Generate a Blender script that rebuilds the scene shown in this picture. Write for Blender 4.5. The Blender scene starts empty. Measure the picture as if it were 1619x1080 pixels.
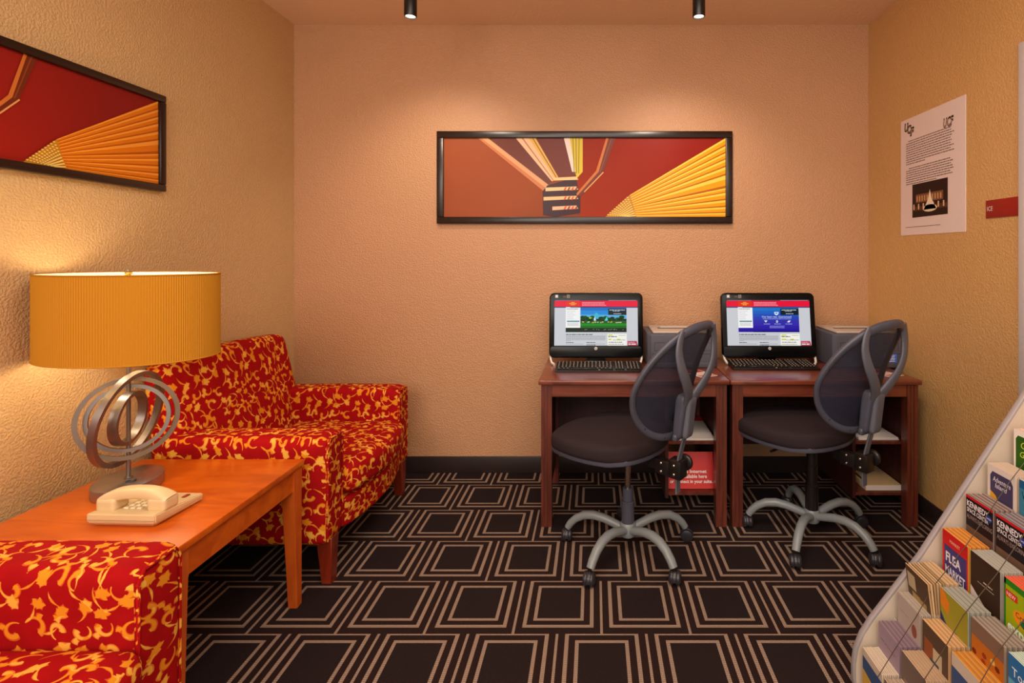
import bpy, bmesh, math, random
from mathutils import Vector, Matrix
PI = math.pi
random.seed(7)
scn = bpy.context.scene
COL = scn.collection

# ------------------------------------------------------------------ materials
def s2l(c):
    return c / 12.92 if c <= 0.04045 else ((c + 0.055) / 1.055) ** 2.4
def rgb(r, g, b):
    return (s2l(r / 255), s2l(g / 255), s2l(b / 255), 1)
MATS = {}
def mat(name, col, rough=.5, metal=0, spec=.5, emit=None, estr=1, bump=None, var=None, coat=0, trans=0, alpha=1):
    """procedural principled; bump=(scale,strength), var=(scale,amount) tonal variation"""
    if name in MATS: return MATS[name]
    m = bpy.data.materials.new(name); m.use_nodes = True
    nt = m.node_tree; b = nt.nodes['Principled BSDF']
    b.inputs['Base Color'].default_value = col
    b.inputs['Roughness'].default_value = rough
    b.inputs['Metallic'].default_value = metal
    b.inputs['Specular IOR Level'].default_value = spec
    b.inputs['Coat Weight'].default_value = coat
    b.inputs['Transmission Weight'].default_value = trans
    b.inputs['Alpha'].default_value = alpha
    if emit:
        b.inputs['Emission Color'].default_value = emit
        b.inputs['Emission Strength'].default_value = estr
    tc = nt.nodes.new('ShaderNodeTexCoord')
    if var:
        nz = nt.nodes.new('ShaderNodeTexNoise'); nz.inputs['Scale'].default_value = var[0]
        nz.inputs['Detail'].default_value = 3
        mp = nt.nodes.new('ShaderNodeMapping')
        if len(var) > 2: mp.inputs['Scale'].default_value = var[2]
        nt.links.new(tc.outputs['Object'], mp.inputs[0]); nt.links.new(mp.outputs[0], nz.inputs['Vector'])
        rp = nt.nodes.new('ShaderNodeValToRGB')
        a = var[1]
        rp.color_ramp.elements[0].position = .3; rp.color_ramp.elements[1].position = .7
        rp.color_ramp.elements[0].color = (col[0]*(1-a), col[1]*(1-a), col[2]*(1-a), 1)
        rp.color_ramp.elements[1].color = (min(1, col[0]*(1+a)), min(1, col[1]*(1+a)), min(1, col[2]*(1+a)), 1)
        nt.links.new(nz.outputs['Fac'], rp.inputs[0]); nt.links.new(rp.outputs[0], b.inputs['Base Color'])
    if bump:
        nb = nt.nodes.new('ShaderNodeTexNoise'); nb.inputs['Scale'].default_value = bump[0]; nb.inputs['Detail'].default_value = 2
        nt.links.new(tc.outputs['Object'], nb.inputs['Vector'])
        bp = nt.nodes.new('ShaderNodeBump'); bp.inputs['Strength'].default_value = bump[1]
        bp.inputs['Distance'].default_value = bump[2] if len(bump) > 2 else .003
        nt.links.new(nb.outputs['Fac'], bp.inputs['Height']); nt.links.new(bp.outputs[0], b.inputs['Normal'])
    MATS[name] = m
    return m

class NT:
    """small expression builder on a node tree"""
    def __init__(s, m): s.nt = m.node_tree
    def n(s, t): return s.nt.nodes.new(t)
    def lk(s, a, b): s.nt.links.new(a, b)
    def m(s, op, *a, clamp=False):
        nd = s.n('ShaderNodeMath'); nd.operation = op; nd.use_clamp = clamp
        for i, v in enumerate(a):
            if isinstance(v, (int, float)): nd.inputs[i].default_value = v
            else: s.lk(v, nd.inputs[i])
        return nd.outputs[0]
    def v(s, op, *a):
        nd = s.n('ShaderNodeVectorMath'); nd.operation = op
        for i, v in enumerate(a):
            if isinstance(v, tuple): nd.inputs[i].default_value = v
            else: s.lk(v, nd.inputs[i])
        return nd
    def mix(s, f, a, b):
        nd = s.n('ShaderNodeMix'); nd.data_type = 'RGBA'
        s.lk(f, nd.inputs[0]) if not isinstance(f, (int, float)) else setattr(nd.inputs[0], 'default_value', f)
        for k, x in ((6, a), (7, b)):
            if isinstance(x, tuple): nd.inputs[k].default_value = x
            else: s.lk(x, nd.inputs[k])
        return nd.outputs[2]

def wall_mat(name, col):
    m = mat(name, col, rough=.42, spec=.45)
    t = NT(m); b = m.node_tree.nodes['Principled BSDF']
    tc = t.n('ShaderNodeTexCoord')
    n1 = t.n('ShaderNodeTexNoise'); n1.inputs['Scale'].default_value = 120; n1.inputs['Detail'].default_value = 1.5; n1.inputs['Roughness'].default_value = .55
    n2 = t.n('ShaderNodeTexNoise'); n2.inputs['Scale'].default_value = 16; n2.inputs['Detail'].default_value = 2
    for q in (n1, n2): t.lk(tc.outputs['Object'], q.inputs['Vector'])
    rp = t.n('ShaderNodeValToRGB'); rp.color_ramp.elements[0].position = .40; rp.color_ramp.elements[1].position = .62
    t.lk(n1.outputs['Fac'], rp.inputs[0])
    h = t.m('ADD', rp.outputs[0], t.m('MULTIPLY', n2.outputs['Fac'], .8))
    bp = t.n('ShaderNodeBump'); bp.inputs['Strength'].default_value = .45; bp.inputs['Distance'].default_value = .003
    t.lk(h, bp.inputs['Height']); t.lk(bp.outputs[0], b.inputs['Normal'])
    n3 = t.n('ShaderNodeTexNoise'); n3.inputs['Scale'].default_value = 1.6; n3.inputs['Detail'].default_value = 3
    t.lk(tc.outputs['Object'], n3.inputs['Vector'])
    c2 = (col[0] * .88, col[1] * .88, col[2] * .84, 1)
    t.lk(t.mix(n3.outputs['Fac'], col, c2), b.inputs['Base Color'])
    return m

def carpet_mat():
    m = mat('carpet', rgb(40, 27, 24), rough=.95, spec=.1)
    t = NT(m); b = m.node_tree.nodes['Principled BSDF']
    g = t.n('ShaderNodeNewGeometry'); sp = t.n('ShaderNodeSeparateXYZ'); t.lk(g.outputs['Position'], sp.inputs[0])
    X, Y = sp.outputs[0], sp.outputs[1]
    PX, PY = .3124, .2949
    v = t.m('DIVIDE', t.m('SUBTRACT', Y, 1.8215), PY)
    row = t.m('FLOOR', v)
    fy = t.m('MULTIPLY', t.m('SUBTRACT', v, row), PY)
    par = t.m('FLOORED_MODULO', row, 2.0)
    xs = t.m('SUBTRACT', t.m('SUBTRACT', X, .0273 + PX / 2), t.m('MULTIPLY', par, PX / 2))
    ax = t.m('ABSOLUTE', t.m('WRAP', xs, PX / 2, -PX / 2))
    def frame(hx, hy, cy, w):
        ay = t.m('ABSOLUTE', t.m('SUBTRACT', fy, cy))
        d = t.m('MAXIMUM', t.m('SUBTRACT', ax, hx), t.m('SUBTRACT', ay, hy))
        return t.m('LESS_THAN', t.m('ABSOLUTE', d), w / 2), d
    f1, d1 = frame(.121, .1287, .1662, .0135)
    f2, d2 = frame(.0855, .0935, .1648, .0125)
    sep = t.m('LESS_THAN', t.m('SUBTRACT', PX / 2, ax), .0047)
    ln = t.m('MAXIMUM', t.m('MAXIMUM', f1, f2), sep)
    nz = t.n('ShaderNodeTexNoise'); nz.inputs['Scale'].default_value = 260; nz.inputs['Detail'].default_value = 2
    t.lk(g.outputs['Position'], nz.inputs['Vector'])
    # woven dots along the light lines
    dots = t.m('ADD', t.m('SINE', t.m('MULTIPLY', X, 2 * PI / .0046)), t.m('SINE', t.m('MULTIPLY', Y, 2 * PI / .0075)))
    dots = t.m('GREATER_THAN', dots, -.75)
    lo = t.mix(nz.outputs['Fac'], rgb(106, 86, 72), rgb(192, 168, 148))
    line = t.mix(dots, rgb(92, 66, 52), lo)
    base = t.mix(nz.outputs['Fac'], rgb(18, 10, 10), rgb(54, 36, 33))
    centre = t.mix(nz.outputs['Fac'], rgb(19, 12, 13), rgb(50, 38, 37))
    base = t.mix(t.m('LESS_THAN', d2, 0.0), base, centre)
    t.lk(t.mix(ln, base, line), b.inputs['Base Color'])
    bp = t.n('ShaderNodeBump'); bp.inputs['Strength'].default_value = .5; bp.inputs['Distance'].default_value = .004
    t.lk(t.m('ADD', nz.outputs['Fac'], t.m('MULTIPLY', ln, .5)), bp.inputs['Height']); t.lk(bp.outputs[0], b.inputs['Normal'])
    return m

def wood_mat(name, dark, light, rough=.3, scale=(1.2, 12, 12), coat=.3, dist=1.0):
    m = mat(name, light, rough=rough, coat=coat)
    t = NT(m); b = m.node_tree.nodes['Principled BSDF']; b.inputs['Coat Roughness'].default_value = .2
    tc = t.n('ShaderNodeTexCoord'); mp = t.n('ShaderNodeMapping'); mp.inputs['Scale'].default_value = scale
    t.lk(tc.outputs['Object'], mp.inputs[0])
    nz = t.n('ShaderNodeTexNoise'); nz.inputs['Scale'].default_value = 2.2; nz.inputs['Detail'].default_value = 6
    nz.inputs['Distortion'].default_value = dist
    t.lk(mp.outputs[0], nz.inputs['Vector'])
    rp = t.n('ShaderNodeValToRGB'); rp.color_ramp.elements[0].position = .34; rp.color_ramp.elements[1].position = .66
    rp.color_ramp.elements[0].color = dark; rp.color_ramp.elements[1].color = light
    t.lk(nz.outputs['Fac'], rp.inputs[0]); t.lk(rp.outputs[0], b.inputs['Base Color'])
    return m

def fabric_mat():
    m = mat('scroll_fabric', rgb(176, 12, 14), rough=.85, spec=.12)
    t = NT(m); b = m.node_tree.nodes['Principled BSDF']
    uv = t.n('ShaderNodeUVMap')
    tile = .27
    P = t.v('SCALE', uv.outputs[0]); P.inputs['Scale'].default_value = 1 / tile
    nz = t.n('ShaderNodeTexNoise'); nz.inputs['Scale'].default_value = 1.1; nz.inputs['Detail'].default_value = 1
    t.lk(P.outputs[0], nz.inputs['Vector'])
    wob = t.v('MULTIPLY_ADD', nz.outputs['Color'], (.30, .30, 0), P.outputs[0])
    R = random.Random(23)
    S = []      # cx, cy, r, mid angle, half span, width, spiral, head(bool)
    k = 5
    for i in range(k):
        for j in range(k):
            cx = (i + .5 + R.uniform(-.2, .2)) / k; cy = (j + .5 + R.uniform(-.2, .2)) / k
            a = R.uniform(0, 2 * PI)
            if (i * 3 + j * 2 + (i * j) % 2) % 3 == 0:      # flower: three fat petals, curled tips and a stem
                L = .078
                for q, (da, w) in enumerate(((-.75, .024), (0, .030), (.75, .024))):
                    sgn = -1 if q == 0 else 1
                    rr = .072
                    d = a + da
                    px = cx + math.cos(d) * L * .55; py = cy + math.sin(d) * L * .55
                    # arc centre off to the side so that the petal runs along d
                    nx, ny = -math.sin(d) * sgn, math.cos(d) * sgn
                    S.append((px + nx * rr, py + ny * rr, rr, math.atan2(-ny, -nx), .78, w * 1.5, 0, 0))
                rr = .17; nx, ny = -math.sin(a), math.cos(a)
                px = cx - math.cos(a) * .09; py = cy - math.sin(a) * .09
                S.append((px + nx * rr, py + ny * rr, rr, math.atan2(-ny, -nx), .66, .0115, 0, 0))
            else:                                            # scroll with a fat head, and a side leaf
                sp = R.choice((-1, 1)) * R.uniform(.010, .014)
                S.append((cx, cy, R.uniform(.050, .070), a, R.uniform(1.9, 2.5), .030, sp, 1 if sp > 0 else -1))
                d = a + R.uniform(-.5, .5); rr = .055
                S.append((cx + math.cos(d) * .085, cy + math.sin(d) * .085, rr, d + PI * R.choice((.5, -.5)), .8, .030, 0, 0))
    for i in range(9):                                       # long thin stems
        S.append((R.random(), R.random(), R.uniform(.14, .2), R.uniform(0, 2 * PI), R.uniform(.7, 1.1), .011, 0, 0))
    best = None
    pos = wob.outputs[0]
    for qi, (cx, cy, r, am, hs, w, sp, head) in enumerate(S):
        w *= 1.4
        if qi % 6 == 5:      # a vanishing offset that makes the strokes evaluate one after another
            cb = t.n('ShaderNodeCombineXYZ'); t.lk(t.m('MULTIPLY', t.m('MINIMUM', t.m('MAXIMUM', best, -1.0), 1.0), 1e-7), cb.inputs[2])
            pos = t.v('ADD', pos, cb.outputs[0]).outputs[0]
        d = t.v('WRAP', t.v('SUBTRACT', pos, (cx, cy, 0)).outputs[0], (.5, .5, 10), (-.5, -.5, -10))
        ln = t.v('LENGTH', t.v('MULTIPLY', d.outputs[0], (1, 1, 0)).outputs[0]).outputs['Value']
        sx = t.n('ShaderNodeSeparateXYZ'); t.lk(d.outputs[0], sx.inputs[0])
        rel = t.m('WRAP', t.m('SUBTRACT', t.m('ARCTAN2', sx.outputs[1], sx.outputs[0]), am), PI, -PI)
        rr = t.m('MULTIPLY_ADD', rel, sp, r) if sp else r
        tp = t.m('SUBTRACT', 1.0, t.m('DIVIDE', t.m('ABSOLUTE', rel), hs))        # 1 mid .. 0 ends
        if head:   # fat towards one end
            hd = t.m('MULTIPLY_ADD', rel, -head * .42 / hs, .58)
            wd = t.m('MULTIPLY', t.m('MINIMUM', t.m('MULTIPLY', tp, 6.0), hd), w)
        else:
            wd = t.m('MULTIPLY', tp, w)
        wd = t.m('SUBTRACT', wd, .0016)
        s = t.m('DIVIDE', t.m('SUBTRACT', wd, t.m('ABSOLUTE', t.m('SUBTRACT', ln, rr))), t.m('MAXIMUM', wd, 1e-3))
        best = s if best is None else t.m('MAXIMUM', best, s)
    n2 = t.n('ShaderNodeTexNoise'); n2.inputs['Scale'].default_value = 4.5; n2.inputs['Detail'].default_value = 1
    t.lk(P.outputs[0], n2.inputs['Vector'])
    red = t.mix(n2.outputs['Fac'], rgb(142, 6, 12), rgb(170, 12, 14))
    ed = t.mix(t.m('GREATER_THAN', n2.outputs['Fac'], .5), rgb(204, 84, 30), rgb(214, 122, 48))
    ce = t.mix(t.m('GREATER_THAN', n2.outputs['Fac'], .52), rgb(220, 140, 30), rgb(230, 172, 66))
    c = t.mix(t.m('GREATER_THAN', best, 0.0), red, ed)
    c = t.mix(t.m('GREATER_THAN', best, .38), c, ce)
    t.lk(c, b.inputs['Base Color'])
    return m

# ------------------------------------------------------------------ mesh builder
class B:
    def __init__(s): s.bm = bmesh.new(); s.uv = s.bm.loops.layers.uv.new('UVMap'); s.mats = []
    def mi(s, m):
        if m not in s.mats: s.mats.append(m)
        return s.mats.index(m)
    def _merge(s, tmp, m, M=None, smooth=False):
        if M is not None: tmp.transform(M)
        i = s.mi(m)
        for f in tmp.faces: f.material_index = i; f.smooth = smooth
        me = bpy.data.meshes.new('tmp'); tmp.to_mesh(me); tmp.free()
        s.bm.from_mesh(me); bpy.data.meshes.remove(me)
    def box(s, c, d, m, bev=0, seg=2, M=None, smooth=False):
        t = bmesh.new(); bmesh.ops.create_cube(t, size=1)
        for v in t.verts: v.co = Vector((v.co.x * d[0], v.co.y * d[1], v.co.z * d[2]))
        if bev: bmesh.ops.bevel(t, geom=t.edges[:], offset=bev, segments=seg, profile=.5, affect='EDGES')
        t.transform(Matrix.Translation(c)); s._merge(t, m, M, smooth or bev > 0 and seg > 2)
        return s
    def b2(s, lo, hi, m, bev=0, seg=2, M=None):
        return s.box([(a + b) / 2 for a, b in zip(lo, hi)], [abs(b - a) for a, b in zip(lo, hi)], m, bev, seg, M)
    def rbox(s, half, r, m, n=14, fn=None, M=None):
        t = bmesh.new(); bmesh.ops.create_cube(t, size=2)
        bmesh.ops.subdivide_edges(t, edges=t.edges[:], cuts=n, use_grid_fill=True)
        inn = [max(h - r, 1e-4) for h in half]
        for v in t.verts:
            # push grid points outwards so that the corners get enough points
            w = [math.copysign(abs(c) ** .75, c) for c in v.co]
            p = Vector([w[i] * half[i] for i in range(3)])
            q = Vector([max(-inn[i], min(inn[i], p[i])) for i in range(3)])
            d = p - q
            if d.length > 1e-9: p = q + d.normalized() * r
            v.co = p
        if fn:
            for v in t.verts: v.co = fn(v.co)
        s._merge(t, m, M, True); return s
    def prism(s, pts, z0, z1, m, bev=0, M=None, smooth=False, axis='Z', seg=2):
        t = bmesh.new()
        def P(a, b, c): return {'Z': (a, b, c), 'Y': (a, c, b), 'X': (c, a, b)}[axis]
        lo = [t.verts.new(P(a, b, z0)) for a, b in pts]; hi = [t.verts.new(P(a, b, z1)) for a, b in pts]
        n = len(pts)
        t.faces.new(lo[::-1]); t.faces.new(hi)
        for i in range(n): t.faces.new((lo[i], lo[(i + 1) % n], hi[(i + 1) % n], hi[i]))
        bmesh.ops.recalc_face_normals(t, faces=t.faces[:])
        if bev:
            cap = [e for e in t.edges if all(abs(v.co[{'Z': 2, 'Y': 1, 'X': 0}[axis]] - z1) < 1e-6 for v in e.verts) or all(abs(v.co[{'Z': 2, 'Y': 1, 'X': 0}[axis]] - z0) < 1e-6 for v in e.verts)]
            bmesh.ops.bevel(t, geom=cap, offset=bev, segments=seg, profile=.5, affect='EDGES')
        s._merge(t, m, M, smooth); return s
    def lathe(s, prof, m, seg=32, M=None, smooth=True):
        t = bmesh.new(); rings = []
        for r, z in prof:
            if r < 1e-6: rings.append([t.verts.new((0, 0, z))])
            else: rings.append([t.verts.new((r * math.cos(2 * PI * k / seg), r * math.sin(2 * PI * k / seg), z)) for k in range(seg)])
        for a, b in zip(rings, rings[1:]):
            for k in range(seg):
                k2 = (k + 1) % seg
                vs = [a[k % len(a)], a[k2 % len(a)], b[k2 % len(b)], b[k % len(b)]]
                u = []
                for v in vs:
                    if v not in u: u.append(v)
                if len(u) >= 3: t.faces.new(u)
        bmesh.ops.recalc_face_normals(t, faces=t.faces[:])
        s._merge(t, m, M, smooth); return s
    def cyl(s, r, z0, z1, m, seg=24, M=None, bev=.002):
        bev = min(bev, r * .4, abs(z1 - z0) * .4)
        return s.lathe([(0, z0), (r - bev, z0), (r, z0 + bev), (r, z1 - bev), (r - bev, z1), (0, z1)], m, seg, M, False if seg < 10 else True)
    def tube(s, pts, rad, m, seg=10, closed=False, M=None, flat=None, up=None):
        """sweep; rad float or list; flat=(w,h) rectangular-ish section scale"""
        pts = [Vector(p) for p in pts]; n = len(pts); t = bmesh.new(); rings = []
        prev = None
        for i, p in enumerate(pts):
            if closed: d = pts[(i + 1) % n] - pts[i - 1]
            else: d = pts[min(i + 1, n - 1)] - pts[max(i - 1, 0)]
            d.normalize()
            if up is not None: a = Vector(up(i, p) if callable(up) else up)
            else: a = prev if prev is not None else (Vector((0, 0, 1)) if abs(d.z) < .9 else Vector((1, 0, 0)))
            a = (a - d * a.dot(d)).normalized(); prev = a
            c = d.cross(a)
            r = rad[i] if isinstance(rad, (list, tuple)) else rad
            ring = []
            for k in range(seg):
                th = 2 * PI * k / seg
                if flat:
                    x, y = math.cos(th), math.sin(th); e = flat[2] if len(flat) > 2 else .5
                    x = math.copysign(abs(x) ** e, x) * flat[0]; y = math.copysign(abs(y) ** e, y) * flat[1]
                else: x, y = math.cos(th), math.sin(th)
                ring.append(t.verts.new(p + (a * x + c * y) * r))
            rings.append(ring)
        for i in range(n if closed else n - 1):
            A, Bq = rings[i], rings[(i + 1) % n]
            for k in range(seg): t.faces.new((A[k], A[(k + 1) % seg], Bq[(k + 1) % seg], Bq[k]))
        if not closed: t.faces.new(rings[0][::-1]); t.faces.new(rings[-1])
        bmesh.ops.recalc_face_normals(t, faces=t.faces[:])
        s._merge(t, m, M, True); return s
    def poly(s, pts3, m, M=None):
        t = bmesh.new(); f = t.faces.new([t.verts.new(p) for p in pts3]); s._merge(t, m, M); return s
    def grid(s, fn, nu, nv, m, thick=0, M=None):
        t = bmesh.new(); V = [[t.verts.new(fn(i / nu, j / nv)) for j in range(nv + 1)] for i in range(nu + 1)]
        for i in range(nu):
            for j in range(nv): t.faces.new((V[i][j], V[i + 1][j], V[i + 1][j + 1], V[i][j + 1]))
        s._merge(t, m, M, True); return s
    def wrapuv(s, mode, a=0, b=0, sg=1):
        """continuous cloth over the turned edge of an arm, back or cushion"""
        s.bm.normal_update()
        for f in s.bm.faces:
            n = f.normal; k = max(range(3), key=lambda i: abs(n[i]))
            for l in f.loops:
                c = l.vert.co
                if mode == 'arm':        # a = inner y, b = top z
                    if k == 0: u, v = c.y + .13, c.z + .41
                    elif k == 1 and n.y * sg < 0: u, v = c.x, c.z
                    elif k == 2: u, v = c.x, b - .019 + abs(c.y - a)
                    else: u, v = c.x, 2 * b - .038 + .145 - c.z
                elif mode == 'back':     # a = top z, b = front x at the top
                    if k == 0: u, v = c.y, c.z
                    elif k == 2: u, v = c.y, a - .026 + (b - c.x)
                    else: u, v = c.x + .57, c.z
                else:                    # cushion: a = front x, b = top z
                    if k == 2: u, v = c.y, c.x
                    elif k == 0: u, v = c.y, a - .026 + (b - c.z)
                    else: u, v = c.x, c.z
                l[s.uv].uv = (u, v)
        return s
    def boxuv(s):
        s.bm.normal_update(); done = s.uv
        off = {0: (.13, .41), 1: (.57, .07), 2: (0, 0)}
        for f in s.bm.faces:
            n = f.normal; k = max(range(3), key=lambda i: abs(n[i]))
            for l in f.loops:
                c = l.vert.co
                uvv = ((c.y, c.z), (c.x, c.z), (c.x, c.y))[k]
                l[s.uv].uv = (uvv[0] + off[k][0], uvv[1] + off[k][1])
        return s
    def build(s, name, parent=None, label=None, sharp=True, loc=None):
        me = bpy.data.meshes.new(name); s.bm.to_mesh(me); s.bm.free()
        for m in s.mats: me.materials.append(m)
        o = bpy.data.objects.new(name, me); COL.objects.link(o)
        if sharp and hasattr(me, 'set_sharp_from_angle'): me.set_sharp_from_angle(angle=math.radians(40))
        if parent: o.parent = parent
        if loc: o.location = loc
        if label: o['label'] = label
        return o

def thing(name, label, cat, loc=(0, 0, 0), rz=0, group=None):
    o = bpy.data.objects.new(name, None); COL.objects.link(o); o.empty_display_size = .1
    o.location = loc; o.rotation_euler = (0, 0, rz); o['label'] = label; o['category'] = cat
    if group: o['group'] = group
    return o
def tag(o, label, cat, group=None, kind=None):
    o['label'] = label; o['category'] = cat
    if group: o['group'] = group
    if kind: o['kind'] = kind
    return o
def struct(name, b, label):
    o = b.build(name); o['kind'] = 'structure'; o['label'] = label; o['category'] = name.split('_')[0]; return o
def copy_tree(o, parent=None):
    c = o.copy(); COL.objects.link(c); c.parent = parent
    if parent: c.matrix_parent_inverse = o.matrix_parent_inverse.copy()
    for ch in list(o.children): copy_tree(ch, c)
    return c

# flat printed / displayed art: coloured pieces laid on one plane
def hexm(h, emit=0, rough=.5):
    name = ('glow_' if emit else 'ink_') + h
    c = rgb(int(h[0:2], 16), int(h[2:4], 16), int(h[4:6], 16))
    if emit: return mat(name, (0, 0, 0, 1), rough=.2, spec=.2, emit=c, estr=emit)
    return mat(name, c, rough=rough, spec=.2)
class Flat:
    """art on a plane: origin O (lower-left), axes U,V (unit), normal N"""
    def __init__(s, b, O, U, V, N, emit=0, eps=.00025, fu=None, rough=.5):
        s.b = b; s.O = Vector(O); s.U = Vector(U); s.V = Vector(V); s.N = Vector(N); s.e = emit; s.eps = eps; s.L = 1; s.fu = fu; s.rough = rough
    def P(s, u, v, L):
        if s.fu: u, v = s.fu(u, v)
        return s.O + s.U * u + s.V * v + s.N * (s.eps * L)
    def poly(s, pts, col, L=None):
        m = hexm(col, s.e, s.rough) if isinstance(col, str) else col
        L = L or s.L
        p = [s.P(u, v, L) for u, v in pts]
        # keep normals facing N
        nn = Vector((0, 0, 0))
        for i in range(len(p)): nn += (p[i] - p[0]).cross(p[(i + 1) % len(p)] - p[0])
        if nn.dot(s.N) < 0: p = p[::-1]
        s.b.poly(p, m)
    def rect(s, u0, v0, u1, v1, col, L=None): s.poly([(u0, v0), (u1, v0), (u1, v1), (u0, v1)], col, L)
    def disc(s, cu, cv, ru, rv, col, L=None, n=20): s.poly([(cu + ru * math.cos(2 * PI * k / n), cv + rv * math.sin(2 * PI * k / n)) for k in range(n)], col, L)
    def text(s, txt, u, v, h, col, L=None, w=None, align='LEFT', shear=0, slope=0, bold=0):
        m = hexm(col, s.e, s.rough) if isinstance(col, str) else col
        cu = bpy.data.curves.new('t', 'FONT'); cu.body = txt; cu.size = 1; cu.align_x = 'LEFT'; cu.shear = shear; cu.offset = bold; cu.resolution_u = 2
        o = bpy.data.objects.new('t', cu); COL.objects.link(o)
        dg = bpy.context.evaluated_depsgraph_get(); dg.update()
        me = bpy.data.meshes.new_from_object(o.evaluated_get(dg))
        xs = [q.co.x for q in me.vertices]; ys = [q.co.y for q in me.vertices]
        if xs:
            x0, x1 = min(xs), max(xs); sc = h / .7; sw = sc
            if w: sw = w / (x1 - x0)
            wid = (x1 - x0) * sw
            uo = u - (wid / 2 if align == 'CENTER' else 0)
            t = bmesh.new(); t.from_mesh(me); LL = L or s.L
            for q in t.verts:
                a = (q.co.x - x0) * sw; bb = q.co.y * sc + slope * a
                q.co = s.P(uo + a, v + bb, LL)
            t.normal_update()
            if t.faces and sum((f.normal.dot(s.N) for f in t.faces)) < 0: bmesh.ops.reverse_faces(t, faces=t.faces[:])
            s.b._merge(t, m)
        bpy.data.objects.remove(o); bpy.data.curves.remove(cu); bpy.data.meshes.remove(me)
    def words(s, u0, u1, v, h, col, R, L=None, wl=(2, 7)):
        """a line of print too small to read"""
        u = u0
        while u < u1 - h:
            w = min(R.uniform(*wl) * h * .8, u1 - u); s.rect(u, v, u + w, v + h, col, L); u += w + h * .6

# ------------------------------------------------------------------ camera
CZ = 1.331
cam_d = bpy.data.cameras.new('camera'); cam = bpy.data.objects.new('camera', cam_d); COL.objects.link(cam)
cam.location = (0, 0, CZ); cam.rotation_euler = (PI / 2, 0, 0)
cam_d.sensor_width = 36; cam_d.lens = 820 / 1619 * 36
cam_d.shift_x = -(939 - 809.5) / 1619; cam_d.shift_y = -(540 - 403) / 1619
cam_d.clip_start = .05
scn.camera = cam

# ------------------------------------------------------------------ setting
XL, XR, YB, ZC, YF = -1.834, 1.679, 3.173, 2.739, -2.6
M_back = wall_mat('back_wall_paint', rgb(200, 150, 110))
M_left = wall_mat('left_wall_paint', rgb(214, 178, 128))
M_right = wall_mat('right_wall_paint', rgb(214, 168, 108))
M_ceil = mat('ceiling_paint', rgb(240, 206, 172), rough=.9, bump=(60, .4, .004))
M_base = mat('dark_vinyl', rgb(44, 32, 30), rough=.45, bump=(120, .2, .001))
M_carpet = carpet_mat()
struct('floor', B().b2((XL - .1, YF, -.05), (XR + .1, YB + .1, 0), M_carpet), 'dark brown carpet with interlocked double outlined squares')
struct('ceiling', B().b2((XL - .1, YF, ZC), (XR + .1, YB + .1, ZC + .06), M_ceil), 'peach textured ceiling')
struct('wall_back', B().b2((XL - .1, YB, 0), (XR + .1, YB + .1, ZC), M_back), 'terracotta tan textured back wall')
struct('wall_left', B().b2((XL - .1, YF, 0), (XL, YB, ZC), M_left), 'yellow tan textured left wall')
DY0, DY1, DZ = 1.12, 1.975, 2.10
b = B()
b.b2((XR, DY1, 0), (XR + .1, YB, ZC), M_right)
b.b2((XR, DY0, DZ), (XR + .1, DY1, ZC), M_right)
b.b2((XR, YF, 0), (XR + .1, DY0, ZC), M_right)
struct('wall_right', b, 'golden tan textured right wall')
M_trim = mat('grey_white_trim', rgb(200, 196, 196), rough=.4)
M_door = mat('door_paint', rgb(196, 188, 176), rough=.5)
b = B()
b.b2((XR - .016, DY1, 0), (XR, DY1 + .06, DZ + .06), M_trim, .004)
b.b2((XR - .016, DY0 - .06, 0), (XR, DY0, DZ + .06), M_trim, .004)
b.b2((XR - .016, DY0, DZ), (XR, DY1, DZ + .06), M_trim, .004)
struct('trim_1', b, 'pale door casing at the right edge')
d1 = struct('door_1', B().b2((XR + .03, DY0 + .004, .008), (XR + .07, DY1 - .004, DZ - .004), M_door, .003), 'pale flush door in the right wall')
bh = B(); bh.tube([(XR + .03, DY1 - .08, .98), (XR - .005, DY1 - .08, .98), (XR - .01, DY1 - .1, .98), (XR - .01, DY1 - .17, .98)], .009, mat('satin_steel', rgb(170, 165, 160), rough=.3, metal=1)).build('door_handle', d1)
struct('baseboard_back', B().b2((XL, YB - .01, 0), (XR, YB, .1), M_base, .003), 'dark baseboard along the back wall')
struct('baseboard_left', B().b2((XL, YF, 0), (XL + .01, YB - .01, .1), M_base, .003), 'dark baseboard along the left wall')
struct('baseboard_right', B().b2((XR - .01, DY1 + .06, 0), (XR, YB - .01, .1), M_base, .003), 'dark baseboard along the right wall')

# ------------------------------------------------------------------ pictures
M_frame = mat('dark_frame_wood', rgb(30, 14, 10), rough=.3, var=(30, .5, (1, 8, 8)))
def gradmat(name, c0, c1, axis_vec, lo, hi):
    m = mat(name, c0, rough=.4, spec=.12)
    t = NT(m); b = m.node_tree.nodes['Principled BSDF']; tc = t.n('ShaderNodeTexCoord')
    d = t.v('DOT_PRODUCT', tc.outputs['Object'], axis_vec).outputs['Value']
    f = t.m('DIVIDE', t.m('SUBTRACT', d, lo), hi - lo, clamp=True)
    nz = t.n('ShaderNodeTexNoise'); nz.inputs['Scale'].default_value = 3
    t.lk(tc.outputs['Object'], nz.inputs['Vector'])
    f = t.m('ADD', f, t.m('MULTIPLY', t.m('SUBTRACT', nz.outputs['Fac'], .5), .5), clamp=True)
    t.lk(t.mix(f, c0, c1), b.inputs['Base Color'])
    return m

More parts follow.
